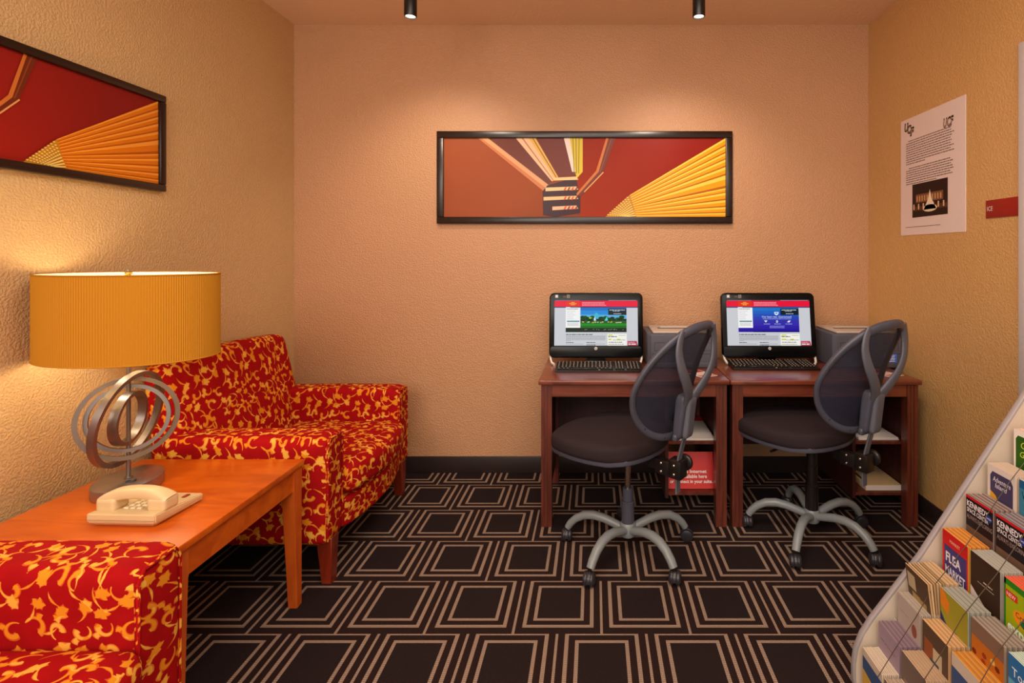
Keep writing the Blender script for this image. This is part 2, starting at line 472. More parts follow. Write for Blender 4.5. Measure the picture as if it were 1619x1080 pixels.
def art_print(F, W, H, hot):
    """abstract of rushing light streaks. coordinates below come from a 1440 x 398 sketch, y down"""
    def q(x, y): return (max(0, min(1, (x - 70) / 1440)) * W, max(0, min(1, (490 - y) / 398)) * H)
    cnt = [0]
    def pg(pts, c, L): cnt[0] += 1; F.poly([q(*p) for p in pts], c, L + cnt[0] * .12)
    def st(c):   # passes the print colour through unchanged
        return c
    F.poly([(0, 0), (W, 0), (W, H), (0, H)], F.bgL, 1)
    pg([(780, 88), (1512, 88), (1512, 90), (1020, 378), (900, 490), (765, 490), (765, 390), (745, 290)], F.bgR, 2)
    pg([(282, 92), (450, 92), (640, 300), (590, 335)], '6a3020', 2)
    pg([(535, 92), (690, 92), (742, 262), (745, 290), (650, 288)], '6e2a1c', 2)
    pg([(245, 92), (262, 92), (598, 350), (578, 358)], 'c87848', 3)
    pg([(262, 92), (296, 92), (608, 330), (596, 348)], 'dca070', 3)
    pg([(438, 92), (505, 92), (648, 300), (622, 310)], 'f0bf96', 3)
    pg([(505, 92), (540, 92), (655, 288), (640, 300)], 'e2b050', 3)
    pg([(468, 92), (476, 92), (632, 304), (628, 306)], 'b87850', 4)
    pg([(522, 92), (527, 92), (648, 290), (645, 294)], '8a6020', 4)
    pg([(684, 92), (714, 92), (742, 262), (726, 262)], 'f2dcd0', 4)
    pg([(714, 92), (780, 92), (780, 262), (750, 295), (742, 262)], 'd8c030', 3)
    for x in (728, 744, 760):
        pg([(x, 92), (x + 4, 92), (x + 4 - (x - 750) * .3, 270), (x - (x - 750) * .3, 270)], '8a7818', 4)
    pg([(575, 360), (600, 330), (745, 290), (768, 390), (768, 470), (640, 490), (578, 480)], '3a1a26', 3)
    for y, a0, c in ((288, 635, 'ecc88c'), (338, 590, 'f0c890'), (385, 580, 'e8c088'), (434, 625, 'e8b890')):
        pg([(a0, y + 4), (748, y - 2), (758, y + 14), (a0, y + 22 if y > 300 else y + 18)], c, 4)
        if y > 300:
            for k in range(4):
                x = 690 + k * 19
                pg([(x, y + 2), (x + 9, y + 1), (x + 1, y + 18), (x - 8, y + 19)], ('d8502a', '8a3420')[k % 2], 5)
    # dark branch
    pg([(908, 92), (948, 92), (885, 262), (770, 388), (752, 380), (858, 262)], '6e2c18', 4)
    pg([(900, 92), (912, 92), (862, 262), (752, 384), (748, 372), (848, 258)], 'c87030', 5)
    pg([(926, 92), (931, 92), (872, 262), (866, 266)], '8e4422', 5)
    pg([(884, 262), (888, 266), (790, 366), (786, 362)], 'e0a060', 5)
    # golden ribs fanning from (1020,380) curve out to the right edge
    ys0 = [90, 132, 168, 200, 238, 280, 345, 368, 405, 440, 470, 492]
    n = len(ys0)
    for k in range(n - 1):
        a = k / (n - 1); a2 = (k + 1) / (n - 1)
        sx, sy = 1020 + 36 * a, 380 + 112 * a; sx2, sy2 = 1020 + 36 * a2, 380 + 112 * a2
        y0, y1 = ys0[k], ys0[k + 1]
        pg([(sx, sy), (1512, y0), (1512, y1), (sx2, sy2)], hot[0], 3)
        pg([(sx, sy), (1512, y0), (1512, y0 + (y1 - y0) * .32), (sx + (sx2 - sx) * .3, sy + (sy2 - sy) * .3)], hot[1], 4)
        pg([(sx + (sx2 - sx) * .75, sy + (sy2 - sy) * .75), (1512, y0 + (y1 - y0) * .8), (1512, y1), (sx2, sy2)], hot[2], 4)
    # beaded part of the fan
    pg([(1022, 378), (1056, 490), (896, 490)], 'c08420', 3)
    for r in range(9):
        for k in range(11):
            a = r / 9; t = k / 11
            x = 900 + (1020 - 900) * t + a * 36 + a * (1 - t) * 80; y = 488 - (488 - 382) * t + a * 112 * t
            if y < 488: pg([(x, y - 3), (x + 6, y), (x, y + 4), (x - 6, y)], 'f0d070', 5)

def picture(name, label, O, U, N, W, H, fw, bgL, bgR, hot):
    """O lower-left corner of the frame on the wall plane, U to the viewer's right, N out of the wall"""
    U = Vector(U); N = Vector(N); V = Vector((0, 0, 1)); O = Vector(O)
    t = thing(name, label, 'picture', O + U * W / 2)
    Mx = Matrix(((U.x, V.x, N.x, 0), (U.y, V.y, N.y, 0), (U.z, V.z, N.z, 0), (0, 0, 0, 1)))
    M0 = Mx @ Matrix.Translation((-W / 2, 0, 0))
    b = B(); D = .028
    for lo, hi in (((0, 0, 0), (W, fw, D)), ((0, H - fw, 0), (W, H, D)), ((0, fw, 0), (fw, H - fw, D)), ((W - fw, fw, 0), (W, H - fw, D))):
        b.b2(lo, hi, M_frame, .004, 2, M0)
    b.build('frame', t)
    b = B(); b.b2((fw - .004, fw - .004, .001), (W - fw + .004, H - fw + .004, .012), mat('backing_board', rgb(60, 30, 20)), 0, 2, M0)
    F = Flat(b, M0 @ Vector((fw, fw, .0122)), U, V, N, eps=.0004, rough=.3)
    F.bgL = bgL; F.bgR = bgR
    art_print(F, W - 2 * fw, H - 2 * fw, hot)
    b.build('print', t)
    return t
BX0, BX1 = (690 - 939) / 820 * 3.145, (1158.5 - 939) / 820 * 3.145
BZ0, BZ1 = CZ + (403 - 353.5) / 820 * 3.145, CZ + (403 - 207) / 820 * 3.145
g1 = gradmat('print_brown', rgb(154, 78, 44), rgb(106, 46, 40), (1, 0, -1.2), -.6, .4)
g2 = gradmat('print_red', rgb(158, 58, 26), rgb(138, 22, 10), (1, 0, .8), -.2, 1.0)
picture('framed_picture', 'wide dark-framed abstract print of golden streaks on the back wall above the desks', (BX0, YB, BZ0), (1, 0, 0), (0, -1, 0),
        BX1 - BX0, BZ1 - BZ0, .041, g1, g2, ('f0a010', 'ffd050', 'b06008'))
g3 = gradmat('print_crimson', rgb(164, 34, 22), rgb(132, 30, 26), (0, 1, .5), -.5, .6)
picture('framed_picture', 'dark-framed abstract print of orange streaks on the left wall over the lamp', (XL, .93, 1.597), (0, 1, 0), (1, 0, 0),
        2.193 - .93, .404, .029, g3, g3, ('d87812', 'f09a34', 'b0560e'))

# poster and sign on the right wall
M_paper = mat('poster_paper', rgb(232, 214, 208), rough=.55)
b = B(); PW = 2.832 - 2.34; PH = .620
b.b2((XR - .003, 2.34, 1.4355), (XR, 2.832, 1.4355 + PH), M_paper)
F = Flat(b, (XR - .003, 2.832, 1.4355), (0, -1, 0), (0, 0, 1), (-1, 0, 0), eps=.0003)
K = PW / 416; KV = PH / 745     # sketch 416 x 745 of the poster at its left edge scale
def pu(x): return x * PW
def pv(y): return (1 - y) * PH
R = random.Random(4)
for (dx, dy, ch) in ((0, 0, 'U'), (.05, .026, 'C'), (.1, .052, 'F')):
    F.text(ch, pu(.068 + dx), pv(.10 + dy), .04, '2a1a18', 2, w=.036, bold=.07, shear=.15)
    F.text(ch, pu(.068 + dx) + .004, pv(.10 + dy) + .003, .033, 'b89a80', 3, w=.026, shear=.15)
F.text('UCF', pu(.70), pv(.186), .042, '2a1a18', 2, w=.072, bold=.05, shear=.2)
F.text('UCF', pu(.706), pv(.183), .034, 'c8a888', 3, w=.064, shear=.2)
y = .20
for i in range(11):
    F.words(pu(.14 if i == 0 else .10), pu(R.uniform(.80, .86)) if i < 10 else pu(.42), pv(y), .0045, '6e5852', R, 2); y += .0195
y += .02
for i in range(8):
    F.words(pu(.15 if i == 0 else .10), pu(R.uniform(.78, .86)) if i < 7 else pu(.60), pv(y), .0045, '6e5852', R, 2); y += .0190
F.rect(pu(.21), pv(.855), pu(.765), pv(.575), '2c1814', 2)
F.rect(pu(.27), pv(.735), pu(.70), pv(.665), '7c5238', 3)
for k in range(10): F.rect(pu(.285 + k * .041), pv(.725), pu(.305 + k * .041), pv(.68), 'c89a68', 4)
F.rect(pu(.21), pv(.80), pu(.765), pv(.765), '5a3828', 3)
for k in range(7): F.rect(pu(.23 + k * .078), pv(.79), pu(.25 + k * .078), pv(.745), 'e8c090', 4)
F.poly([(pu(.40), pv(.80)), (pu(.60), pv(.80)), (pu(.53), pv(.72)), (pu(.50), pv(.64)), (pu(.47), pv(.72))], 'f4e2c4', 5)
F.disc(pu(.5), pv(.79), .055, .018, 'f0dcb8', 5)
F.words(pu(.09), pu(.66), pv(.935), .003, '6a5450', R, 2)
tag(b.build('poster'), 'white information poster with letter logos and a small fountain photo on the right wall', 'poster')
b = B(); SY0, SY1 = 2.215, 2.047
b.b2((XR - .006, SY1, 1.487), (XR, SY0, 1.562), mat('sign_red', rgb(152, 26, 16), rough=.5), .001)
F = Flat(b, (XR - .006, SY0, 1.487), (0, -1, 0), (0, 0, 1), (-1, 0, 0), eps=.0004)
F.text('ICE', .009, .030, .019, 'f0e4dc', 1, w=.03)
tag(b.build('wall_sign'), 'small red room sign reading ICE on the right wall', 'sign')

# ------------------------------------------------------------------ track spotlights
M_blk = mat('black_metal', rgb(16, 13, 12), rough=.35)
M_lens = mat('lit_lens', rgb(255, 240, 210), emit=rgb(255, 236, 205), estr=6)
SY = 2.42
tb = thing('light_track', 'black ceiling track carrying the two spotlights', 'track', (-.19, SY, ZC))
B().b2((-1.0, -.018, -.02), (1.0, .018, 0), M_blk, .003).build('rail', tb)
def spot(px, label):
    X = (px - 939) / 820 * SY; zb = CZ + 376 / 820 * SY
    t = thing('spotlight', label, 'light', (X, SY, zb), 0, None)
    b = B(); b.lathe([(.0, .17), (.026, .17), (.029, .165), (.029, .004), (.0275, 0), (.024, 0), (.024, .012), (0, .012)], M_blk, 28); b.build('housing', t)
    B().lathe([(0, .0105), (.0235, .0105), (.0235, .0075), (.019, .004), (0, .003)], M_lens, 24).build('lens', t, 'glowing clear lens')
    b = B(); b.tube([(0, 0, .168), (0, 0, ZC - .02 - zb)], .008, M_blk); b.cyl(.014, .160, .185, M_blk); b.build('stem', t)
    ld = bpy.data.lights.new('spot', 'SPOT'); ld.energy = 26; ld.color = (1, .84, .68); ld.spot_size = math.radians(112); ld.spot_blend = .95; ld.shadow_soft_size = .02
    lo = bpy.data.objects.new('spotlight_beam', ld); COL.objects.link(lo); lo.location = (X, SY, zb - .012); lo.rotation_euler = (math.radians(33), 0, 0)
spot(649, 'black cylinder spotlight hanging from the ceiling, above the left half of the wall')
spot(1105, 'black cylinder spotlight hanging from the ceiling, above the desks')

# ------------------------------------------------------------------ armchairs
M_fab = fabric_mat()
M_legw = wood_mat('armchair_leg_wood', rgb(96, 26, 12), rgb(140, 46, 22), scale=(10, 10, 1.5))
def make_armchair(label, loc):
    t = thing('armchair', label, 'armchair', loc)
    HW = .45; AW = .145
    for s in (-1, 1):
        def arm(co, s=s):
            x, y, z = co
            zz = (z + .214) / .428            # 0 bottom .. 1 top
            y2 = y * (1 + .05 * max(0, zz - .7) / .3)
            # the arm crests gently and drops a little to the front
            return Vector((x, y2, z + (.006 * math.cos(x * 4) if z > 0 else 0)))
        b = B(); b.rbox((.335, AW / 2, .214), .032, M_fab, 14, arm, Matrix.Translation((.045, s * (HW - AW / 2), .386)))
        a = b.wrapuv('arm', s * (HW - AW), .606, s).build('arm', t)
        b = B(); yo = s * (HW - .012); yi = s * (HW - AW + .012)
        pts = [(.376, yi, .19), (.378, yi, .565), (.378, yi * .999 + (yo - yi) * .12, .590), (.378, yo - (yo - yi) * .12, .590), (.378, yo, .565), (.376, yo, .19)]
        b.tube(pts, .0045, M_fab, 6); b.boxuv().build('piping', a)
    def back(co):
        x, y, z = co                          # half .075 .45 .365 ; local z centre .53
        f = (z + .365) / .73                  # 0 bottom 1 top
        th = 1.25 - .68 * f
        cx = -.02 - .124 * f
        crown = .018 * math.cos(y / .45 * PI / 2) if z > 0 else 0
        belly = .025 * math.sin(f * PI) * math.cos(y / .45 * PI / 2) if x > 0 else 0
        return Vector((x * th + cx + belly, y * (.975 - .03 * f), z + crown * f))
    b = B(); b.rbox((.075, HW, .365), .045, M_fab, 18, back, Matrix.Translation((-.2, 0, .522))); b.wrapuv('back', .89, -.30).build('backrest', t)
    def bowx(x, y): return .05 * math.cos(min(1, abs(y) / .33) * PI / 2) * max(0, (x + .1) / .4)
    def cush(co):
        x, y, z = co
        e = max(0, 1 - (abs(y) / .305) ** 3) * max(0, 1 - (abs(x) / .30) ** 4)
        return Vector((x + bowx(x, y), y, z + (.016 * e if z > 0 else 0)))
    b = B(); b.rbox((.29, .306, .066), .045, M_fab, 16, cush, Matrix.Translation((.122, 0, .374))); b.wrapuv('cushion', .44, .45).build('seat_cushion', t)
    def rail(co): return Vector((co.x + bowx(co.x, co.y), co.y, co.z))
    b = B(); b.rbox((.31, .31, .065), .022, M_fab, 14, rail, Matrix.Translation((.07, 0, .237))); b.boxuv().build('seat_base', t)
    for sx in (-1, 1):
        for s in (-1, 1):
            x0 = .35 if sx > 0 else -.3; y0 = s * .385
            b = B(); tw, bw = .031, .021
            bb = bmesh.new()
            lo = [bb.verts.new((x0 + sx * .0 + a * bw + (-sx * -.006), y0 + c * bw, 0)) for a, c in ((-1, -1), (1, -1), (1, 1), (-1, 1))]
            hi = [bb.verts.new((x0 + a * tw, y0 + c * tw, .19)) for a, c in ((-1, -1), (1, -1), (1, 1), (-1, 1))]
            bb.faces.new(lo[::-1]); bb.faces.new(hi)
            for i in range(4): bb.faces.new((lo[i], lo[(i + 1) % 4], hi[(i + 1) % 4], hi[i]))
            bmesh.ops.bevel(bb, geom=bb.edges[:], offset=.002, segments=1, affect='EDGES')
            b._merge(bb, M_legw); b.build('leg', t, 'reddish brown tapered wooden leg')
    return t
AX = -1.436
ac = make_armchair('red armchair with yellow scroll pattern in the corner, beyond the wooden table', (AX, 2.5, 0))
ac2 = copy_tree(ac); ac2.location = (AX, .888, 0)
ac2['label'] = 'red armchair with yellow scroll pattern at the bottom left, before the wooden table'

# ------------------------------------------------------------------ side table
M_cherry = wood_mat('orange_cherry', rgb(186, 78, 8), rgb(214, 102, 16), rough=.3, scale=(1.2, 5, 5), coat=.15, dist=1.5)
M_cherry_v = wood_mat('orange_cherry_leg', rgb(186, 80, 18), rgb(208, 98, 32), rough=.35, scale=(8, 8, 1.2), coat=.3)
TZ = .547; TX0, TX1, TY0, TY1 = -1.735, -1.112, 1.375, 1.992
t = thing('side_table', 'orange cherry wood side table holding the lamp and telephone', 'table', ((TX0 + TX1) / 2, (TY0 + TY1) / 2, 0))
hx, hy = (TX1 - TX0) / 2, (TY1 - TY0) / 2
B().box((0, 0, TZ - .011), (hx * 2, hy * 2, .022), M_cherry, .003, 3).build('tabletop', t)
b = B()
for s in (-1, 1):
    b.box((s * (hx - .022), 0, TZ - .062), (.02, hy * 2 - .07, .08), M_cherry)
    b.box((0, s * (hy - .022), TZ - .062), (hx * 2 - .07, .02, .08), M_cherry)
b.build('apron', t)
for sx in (-1, 1):
    for sy in (-1, 1):
        bb = bmesh.new(); w, w2 = .05, .034; X0, Y0 = sx * (hx - .006), sy * (hy - .006)
        def ring(z, ww): return [bb.verts.new((X0 - sx * a * ww, Y0 - sy * c * ww, z)) for a, c in ((0, 0), (1, 0), (1, 1), (0, 1))]
        r0, r1, r2 = ring(0, w2), ring(TZ - .105, w), ring(TZ - .0225, w)
        bb.faces.new(r0); bb.faces.new(r2)
        for A, C in ((r0, r1), (r1, r2)):
            for i in range(4): bb.faces.new((A[i], A[(i + 1) % 4], C[(i + 1) % 4], C[i]))
        bmesh.ops.recalc_face_normals(bb, faces=bb.faces[:])
        bmesh.ops.bevel(bb, geom=[e for e in bb.edges if abs(e.verts[0].co.z - e.verts[1].co.z) > .1], offset=.002, segments=1, affect='EDGES')
        b = B(); b._merge(bb, M_cherry_v); b.build('leg', t)

# ------------------------------------------------------------------ lamp
M_steel = mat('brushed_steel', rgb(138, 128, 122), rough=.36, metal=.85, bump=(40, .15, .001))
M_steel2 = mat('brushed_steel_base', rgb(172, 166, 164), rough=.3, metal=.9)
LX, LY = -1.563, 1.742
lamp = thing('table_lamp', 'table lamp with oval golden pleated shade and steel ring body on the side table', 'lamp', (LX, LY, TZ))
def ov(a, b_, ph, n, z): return [(a * math.cos(2*PI*k/n) * math.cos(ph) - b_ * math.sin(2*PI*k/n) * math.sin(ph), a * math.cos(2*PI*k/n) * math.sin(ph) + b_ * math.sin(2*PI*k/n) * math.cos(ph)) for k in range(n)]
b = B(); b.prism(ov(.114, .090, math.radians(-72), 64, 0), .0005, .036, M_steel2, .0025, smooth=True)
b.build('base', lamp)
b = B(); b.box((0, 0, 0), (.026, .013, .004), mat('switch_black', rgb(25, 22, 22), rough=.4), .001, 2, Matrix.Translation((.035, -.03, .0375)) @ Matrix.Rotation(.5, 4, 'Z'))
b.box((0.004, 0, .002), (.009, .009, .003), mat('switch_grey', rgb(90, 86, 84)), .0008, 2, Matrix.Translation((.035, -.03, .0375)) @ Matrix.Rotation(.5, 4, 'Z'))
b.build('switch', lamp, 'small black switch')
b = B(); b.tube([(0, 0, .034), (0, 0, .735)], .0062, M_steel, 14); b.cyl(.012, .036, .040, M_steel); b.build('pole', lamp)
GC = .7835 - TZ
def ring(R, tube_w, band, az, tilt, roll, name='ring', mm=None, R2=None):
    """flat band ring; az = heading of the ring plane normal, tilt out of vertical"""
    M = Matrix.Translation((0, 0, GC)) @ Matrix.Rotation(az, 4, 'Z') @ Matrix.Rotation(tilt, 4, 'Y')
    bb = bmesh.new(); n = 72; rs = []
    R2 = R2 or R
    for k in range(n):
        a = 2 * PI * k / n; ring_ = []
        for (dr, w) in ((0, -band), (0, band), (-tube_w, band), (-tube_w, -band)):
            ring_.append(bb.verts.new(((w), (R + dr) * math.cos(a), (R2 + dr) * math.sin(a))))
        rs.append(ring_)
    for k in range(n):
        for j in range(4): bb.faces.new((rs[k][j], rs[k][(j + 1) % 4], rs[(k + 1) % n][(j + 1) % 4], rs[(k + 1) % n][j]))
    bmesh.ops.recalc_face_normals(bb, faces=bb.faces[:])
    b = B(); b._merge(bb, mm or M_steel, M, True)
    return b.build(name, lamp)
# camera looks along (-.67,.74); heading of that axis = 132 deg
VA = math.radians(132)
ring(.136, .014, .007, VA + math.radians(3), math.radians(7), 0)
ring(.112, .012, .007, VA - math.radians(10), math.radians(4), 0)
ring(.158, .015, .010, VA + math.radians(57), math.radians(-11), 0)
ring(.089, .013, .0125, VA + math.radians(63), math.radians(-6), 0)
M_shade_out = mat('shade_fabric', rgb(196, 134, 38), rough=.85, spec=.1)
tt = NT(M_shade_out); bs = M_shade_out.node_tree.nodes['Principled BSDF']
# pleated fabric lets some of the bulb's light through
tr = tt.n('ShaderNodeBsdfTranslucent'); tr.inputs['Color'].default_value = rgb(226, 150, 48)
ms = tt.n('ShaderNodeMixShader'); ms.inputs[0].default_value = .12
tt.lk(bs.outputs[0], ms.inputs[1]); tt.lk(tr.outputs[0], ms.inputs[2]); tt.lk(ms.outputs[0], M_shade_out.node_tree.nodes['Material Output'].inputs[0])
M_shade_in = mat('shade_lining', rgb(250, 238, 205), rough=.8)
z0, z1 = .996 - TZ, 1.268 - TZ
OC = (-1.545 - LX, 1.73 - LY); SA, SB, SPH = .275, .195, math.radians(-6)
def shade_pt(a, off, z):
    x = (SA + off) * math.cos(a); y = (SB + off) * math.sin(a)
    return (OC[0] + x * math.cos(SPH) - y * math.sin(SPH), OC[1] + x * math.sin(SPH) + y * math.cos(SPH), z)
NP = 440
b = B(); bb = bmesh.new()
A = [bb.verts.new(shade_pt(2*PI*k/NP, .0009 if k % 2 else -.0009, z0)) for k in range(NP)]
C = [bb.verts.new(shade_pt(2*PI*k/NP, .0009 if k % 2 else -.0009, z1)) for k in range(NP)]
for k in range(NP): bb.faces.new((A[k], A[(k+1) % NP], C[(k+1) % NP], C[k]))
b._merge(bb, M_shade_out)
for z in (z0, z1):
    b.tube([shade_pt(2*PI*k/90, .0005, z) for k in range(90)], .0022, M_shade_out, 6, closed=True)
sh = b.build('lamp_shade', lamp, 'oval golden shade of fine vertical pleats', sharp=False)
b = B(); bb = bmesh.new()
A = [bb.verts.new(shade_pt(2*PI*k/90, -.0035, z0)) for k in range(90)]; C = [bb.verts.new(shade_pt(2*PI*k/90, -.0035, z1)) for k in range(90)]
for k in range(90): bb.faces.new((A[k], C[k], C[(k+1) % 90], A[(k+1) % 90]))
b._merge(bb, M_shade_in, None, True); b.build('shade_lining', sh, 'cream white lining')
M_brass = mat('brass', rgb(200, 170, 90), rough=.3, metal=1)
b = B()
zt = z1 - .008
for a in (.35, .35 + PI * .62, .35 + PI * 1.3):
    p = shade_pt(a, -.004, z1 - .004); b.tube([(0, 0, zt - .006), (p[0] * .93, p[1] * .93, zt - .006), p], .0016, M_brass, 6)
b.tube([(0, 0, .72), (0, 0, zt - .004)], .003, M_brass, 8)
b.build('shade_spider', lamp)
b = B(); b.lathe([(0, zt - .008), (.009, zt - .006), (.009, zt), (.006, zt + .003), (.010, zt + .006), (.010, zt + .013), (.004, zt + .017), (0, zt + .017)], M_brass, 18); b.build('finial', lamp, 'small brass finial')
b = B(); b.lathe([(0, .48), (.012, .485), (.014, .51), (.024, .54), (.030, .565), (.026, .59), (.012, .605), (0, .608)], mat('bulb_glass', rgb(255, 240, 210), emit=rgb(255, 225, 170), estr=5), 20, Matrix.Translation((.04, 0, 0)))
b.build('bulb', lamp)
for dx in (.09, -.09):
    ld = bpy.data.lights.new('lamp_bulb', 'POINT'); ld.energy = 2.0; ld.color = (1, .80, .56); ld.shadow_soft_size = .03
    lo = bpy.data.objects.new('lamp_bulb_light', ld); COL.objects.link(lo); lo.location = (LX + dx, LY, TZ + .56)

# ------------------------------------------------------------------ telephone
M_cream = mat('cream_plastic', rgb(220, 194, 146), rough=.4)
M_cream_d = mat('cream_shadow_line', rgb(150, 125, 85), rough=.6)
ph = thing('telephone', 'cream desk telephone with handset across it, on the side table', 'telephone', (-1.352, 1.572, TZ + .0005), math.radians(-2))
b = B()
def wedge(w, d, z0a, z0b, h0, h1, inset):
    """body: front is -y; top height h0 front, h1 back"""
    bb = bmesh.new(); W, D = w / 2, d / 2
    lo = [bb.verts.new(p) for p in ((-W + inset, -D + inset, 0), (W - inset, -D + inset, 0), (W - .004, D - .004, 0), (-W + .004, D - .004, 0))]
    md = [bb.verts.new(p) for p in ((-W, -D, z0a), (W, -D, z0a), (W, D, z0b), (-W, D, z0b))]
    hi = [bb.verts.new(p) for p in ((-W, -D, h0), (W, -D, h0), (W, D, h1), (-W, D, h1))]
    bb.faces.new(lo[::-1]); bb.faces.new(hi)
    for A_, C_ in ((lo, md), (md, hi)):
        for i in range(4): bb.faces.new((A_[i], A_[(i+1) % 4], C_[(i+1) % 4], C_[i]))
    bmesh.ops.bevel(bb, geom=[e for e in bb.edges], offset=.003, segments=3, affect='EDGES')
    return bb
b._merge(wedge(.205, .175, .016, .010, .040, .024, .016), M_cream, None, True)
b.tube([(-.1005, -.0878, .0225), (0, -.0882, .0225), (.1005, -.0878, .0225)], .0009, M_cream_d, 6)
b.build('phone_body', ph)
b = B(); kb = B()
def ptop(x, y, z=0): return (x, y, .040 + (.024 - .040) * (y + .0875) / .175 + z)
for r in range(4):
    for c in range(3):
        kb.box(ptop(-.026 + c * .02, -.040 + r * .018, .0015), (.014, .010, .004), mat('key_cream', rgb(245, 232, 196), rough=.4), .001)
kb.build('keypad', ph)
b.box(ptop(-.006, -.012, .0004), (.075, .085, .001), mat('keypad_panel', rgb(190, 165, 115), rough=.5)); b.build('key_panel', ph)
B().box(ptop(.072, .055, .0015), (.012, .022, .003), mat('message_lamp', rgb(150, 40, 25), rough=.3), .001).build('message_light', ph, 'red message light')
b = B()
def hs(i, n=30):
    s = -1 + 2 * i / n
    x = s * .092
    z = .056 + .026 * (1 - abs(s) ** 2.6)
    return (x + .003, -.036 + .004 * s, z)
n = 30; pts = [hs(i) for i in range(n + 1)]
prof = [(.50 + .5 * min(1, (abs(-1 + 2*i/n) ** 3) * 1.6)) for i in range(n + 1)]
b.tube(pts, [.0235 * (.72 + .28 * p_) for p_ in prof], M_cream, 20, flat=(.80, 1.05, .55), up=(0, 0, 1))
for s, x in ((-1, -.073), (1, .073)):
    b.rbox((.028, .027, .019), .009, M_cream, 8, None, Matrix.Translation((x + .003, -.036 + .004 * s, .052)))
b.build('handset', ph)

# ------------------------------------------------------------------ desks
M_desk = wood_mat('dark_cherry', rgb(96, 42, 28), rgb(134, 66, 44), rough=.28, scale=(1.5, 14, 14), coat=.4)
M_desk_v = wood_mat('dark_cherry_upright', rgb(82, 36, 26), rgb(116, 54, 38), rough=.35, scale=(14, 14, 1.5), coat=.2)
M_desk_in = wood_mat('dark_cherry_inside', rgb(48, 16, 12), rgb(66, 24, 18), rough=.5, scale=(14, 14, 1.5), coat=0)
DY, DW, DD, DH = 2.52, .932, .57, .7205
def make_desk(label, X):
    t = thing('desk', label, 'desk', (X, DY + DD / 2, 0)); H2, D2 = DW / 2, DD / 2
    B().box((0, 0, DH - .0115), (DW, DD, .023), M_desk, .005, 3).build('desktop', t)
    b = B(); b.b2((-H2 + .06, -D2 + .022, DH - .085), (H2 - .06, -D2 + .040, DH - .023), M_desk); b.build('apron', t)
    for sx in (-1, 1):
        for sy in (-1, 1):
            w = .052; g = .003
            prof = [(-w/2, -w/2), (-.012, -w/2), (-.012, -w/2+g), (-.008, -w/2+g), (-.008, -w/2), (.004, -w/2), (.004, -w/2+g), (.008, -w/2+g), (.008, -w/2), (w/2, -w/2), (w/2, w/2), (-w/2, w/2)]
            x = sx * (H2 - .038); y = sy * (D2 - .042)
            b = B(); b.prism([(x + p, y + q) for p, q in prof], 0, DH - .0235, M_desk_v); b.build('leg', t)
    for sx in (-1, 1):
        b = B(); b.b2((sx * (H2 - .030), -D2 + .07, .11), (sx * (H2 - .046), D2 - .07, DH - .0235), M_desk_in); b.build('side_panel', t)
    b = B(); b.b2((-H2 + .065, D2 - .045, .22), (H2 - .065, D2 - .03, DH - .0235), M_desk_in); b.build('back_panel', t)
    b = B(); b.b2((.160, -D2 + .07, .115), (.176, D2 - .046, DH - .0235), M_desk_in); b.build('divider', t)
    for z in (.385, .130):
        b = B(); b.b2((.177, -D2 + .072, z), (H2 - .047, D2 - .047, z + .015), M_desk_v); b.build('shelf', t)
    return t
D1X, D2X = .196, 1.131
dk = make_desk('dark cherry desk on the left, its shelf holding the red notice card', D1X)
dk2 = copy_tree(dk); dk2.location.x = D2X; dk2['label'] = 'dark cherry desk on the right, against the golden wall'

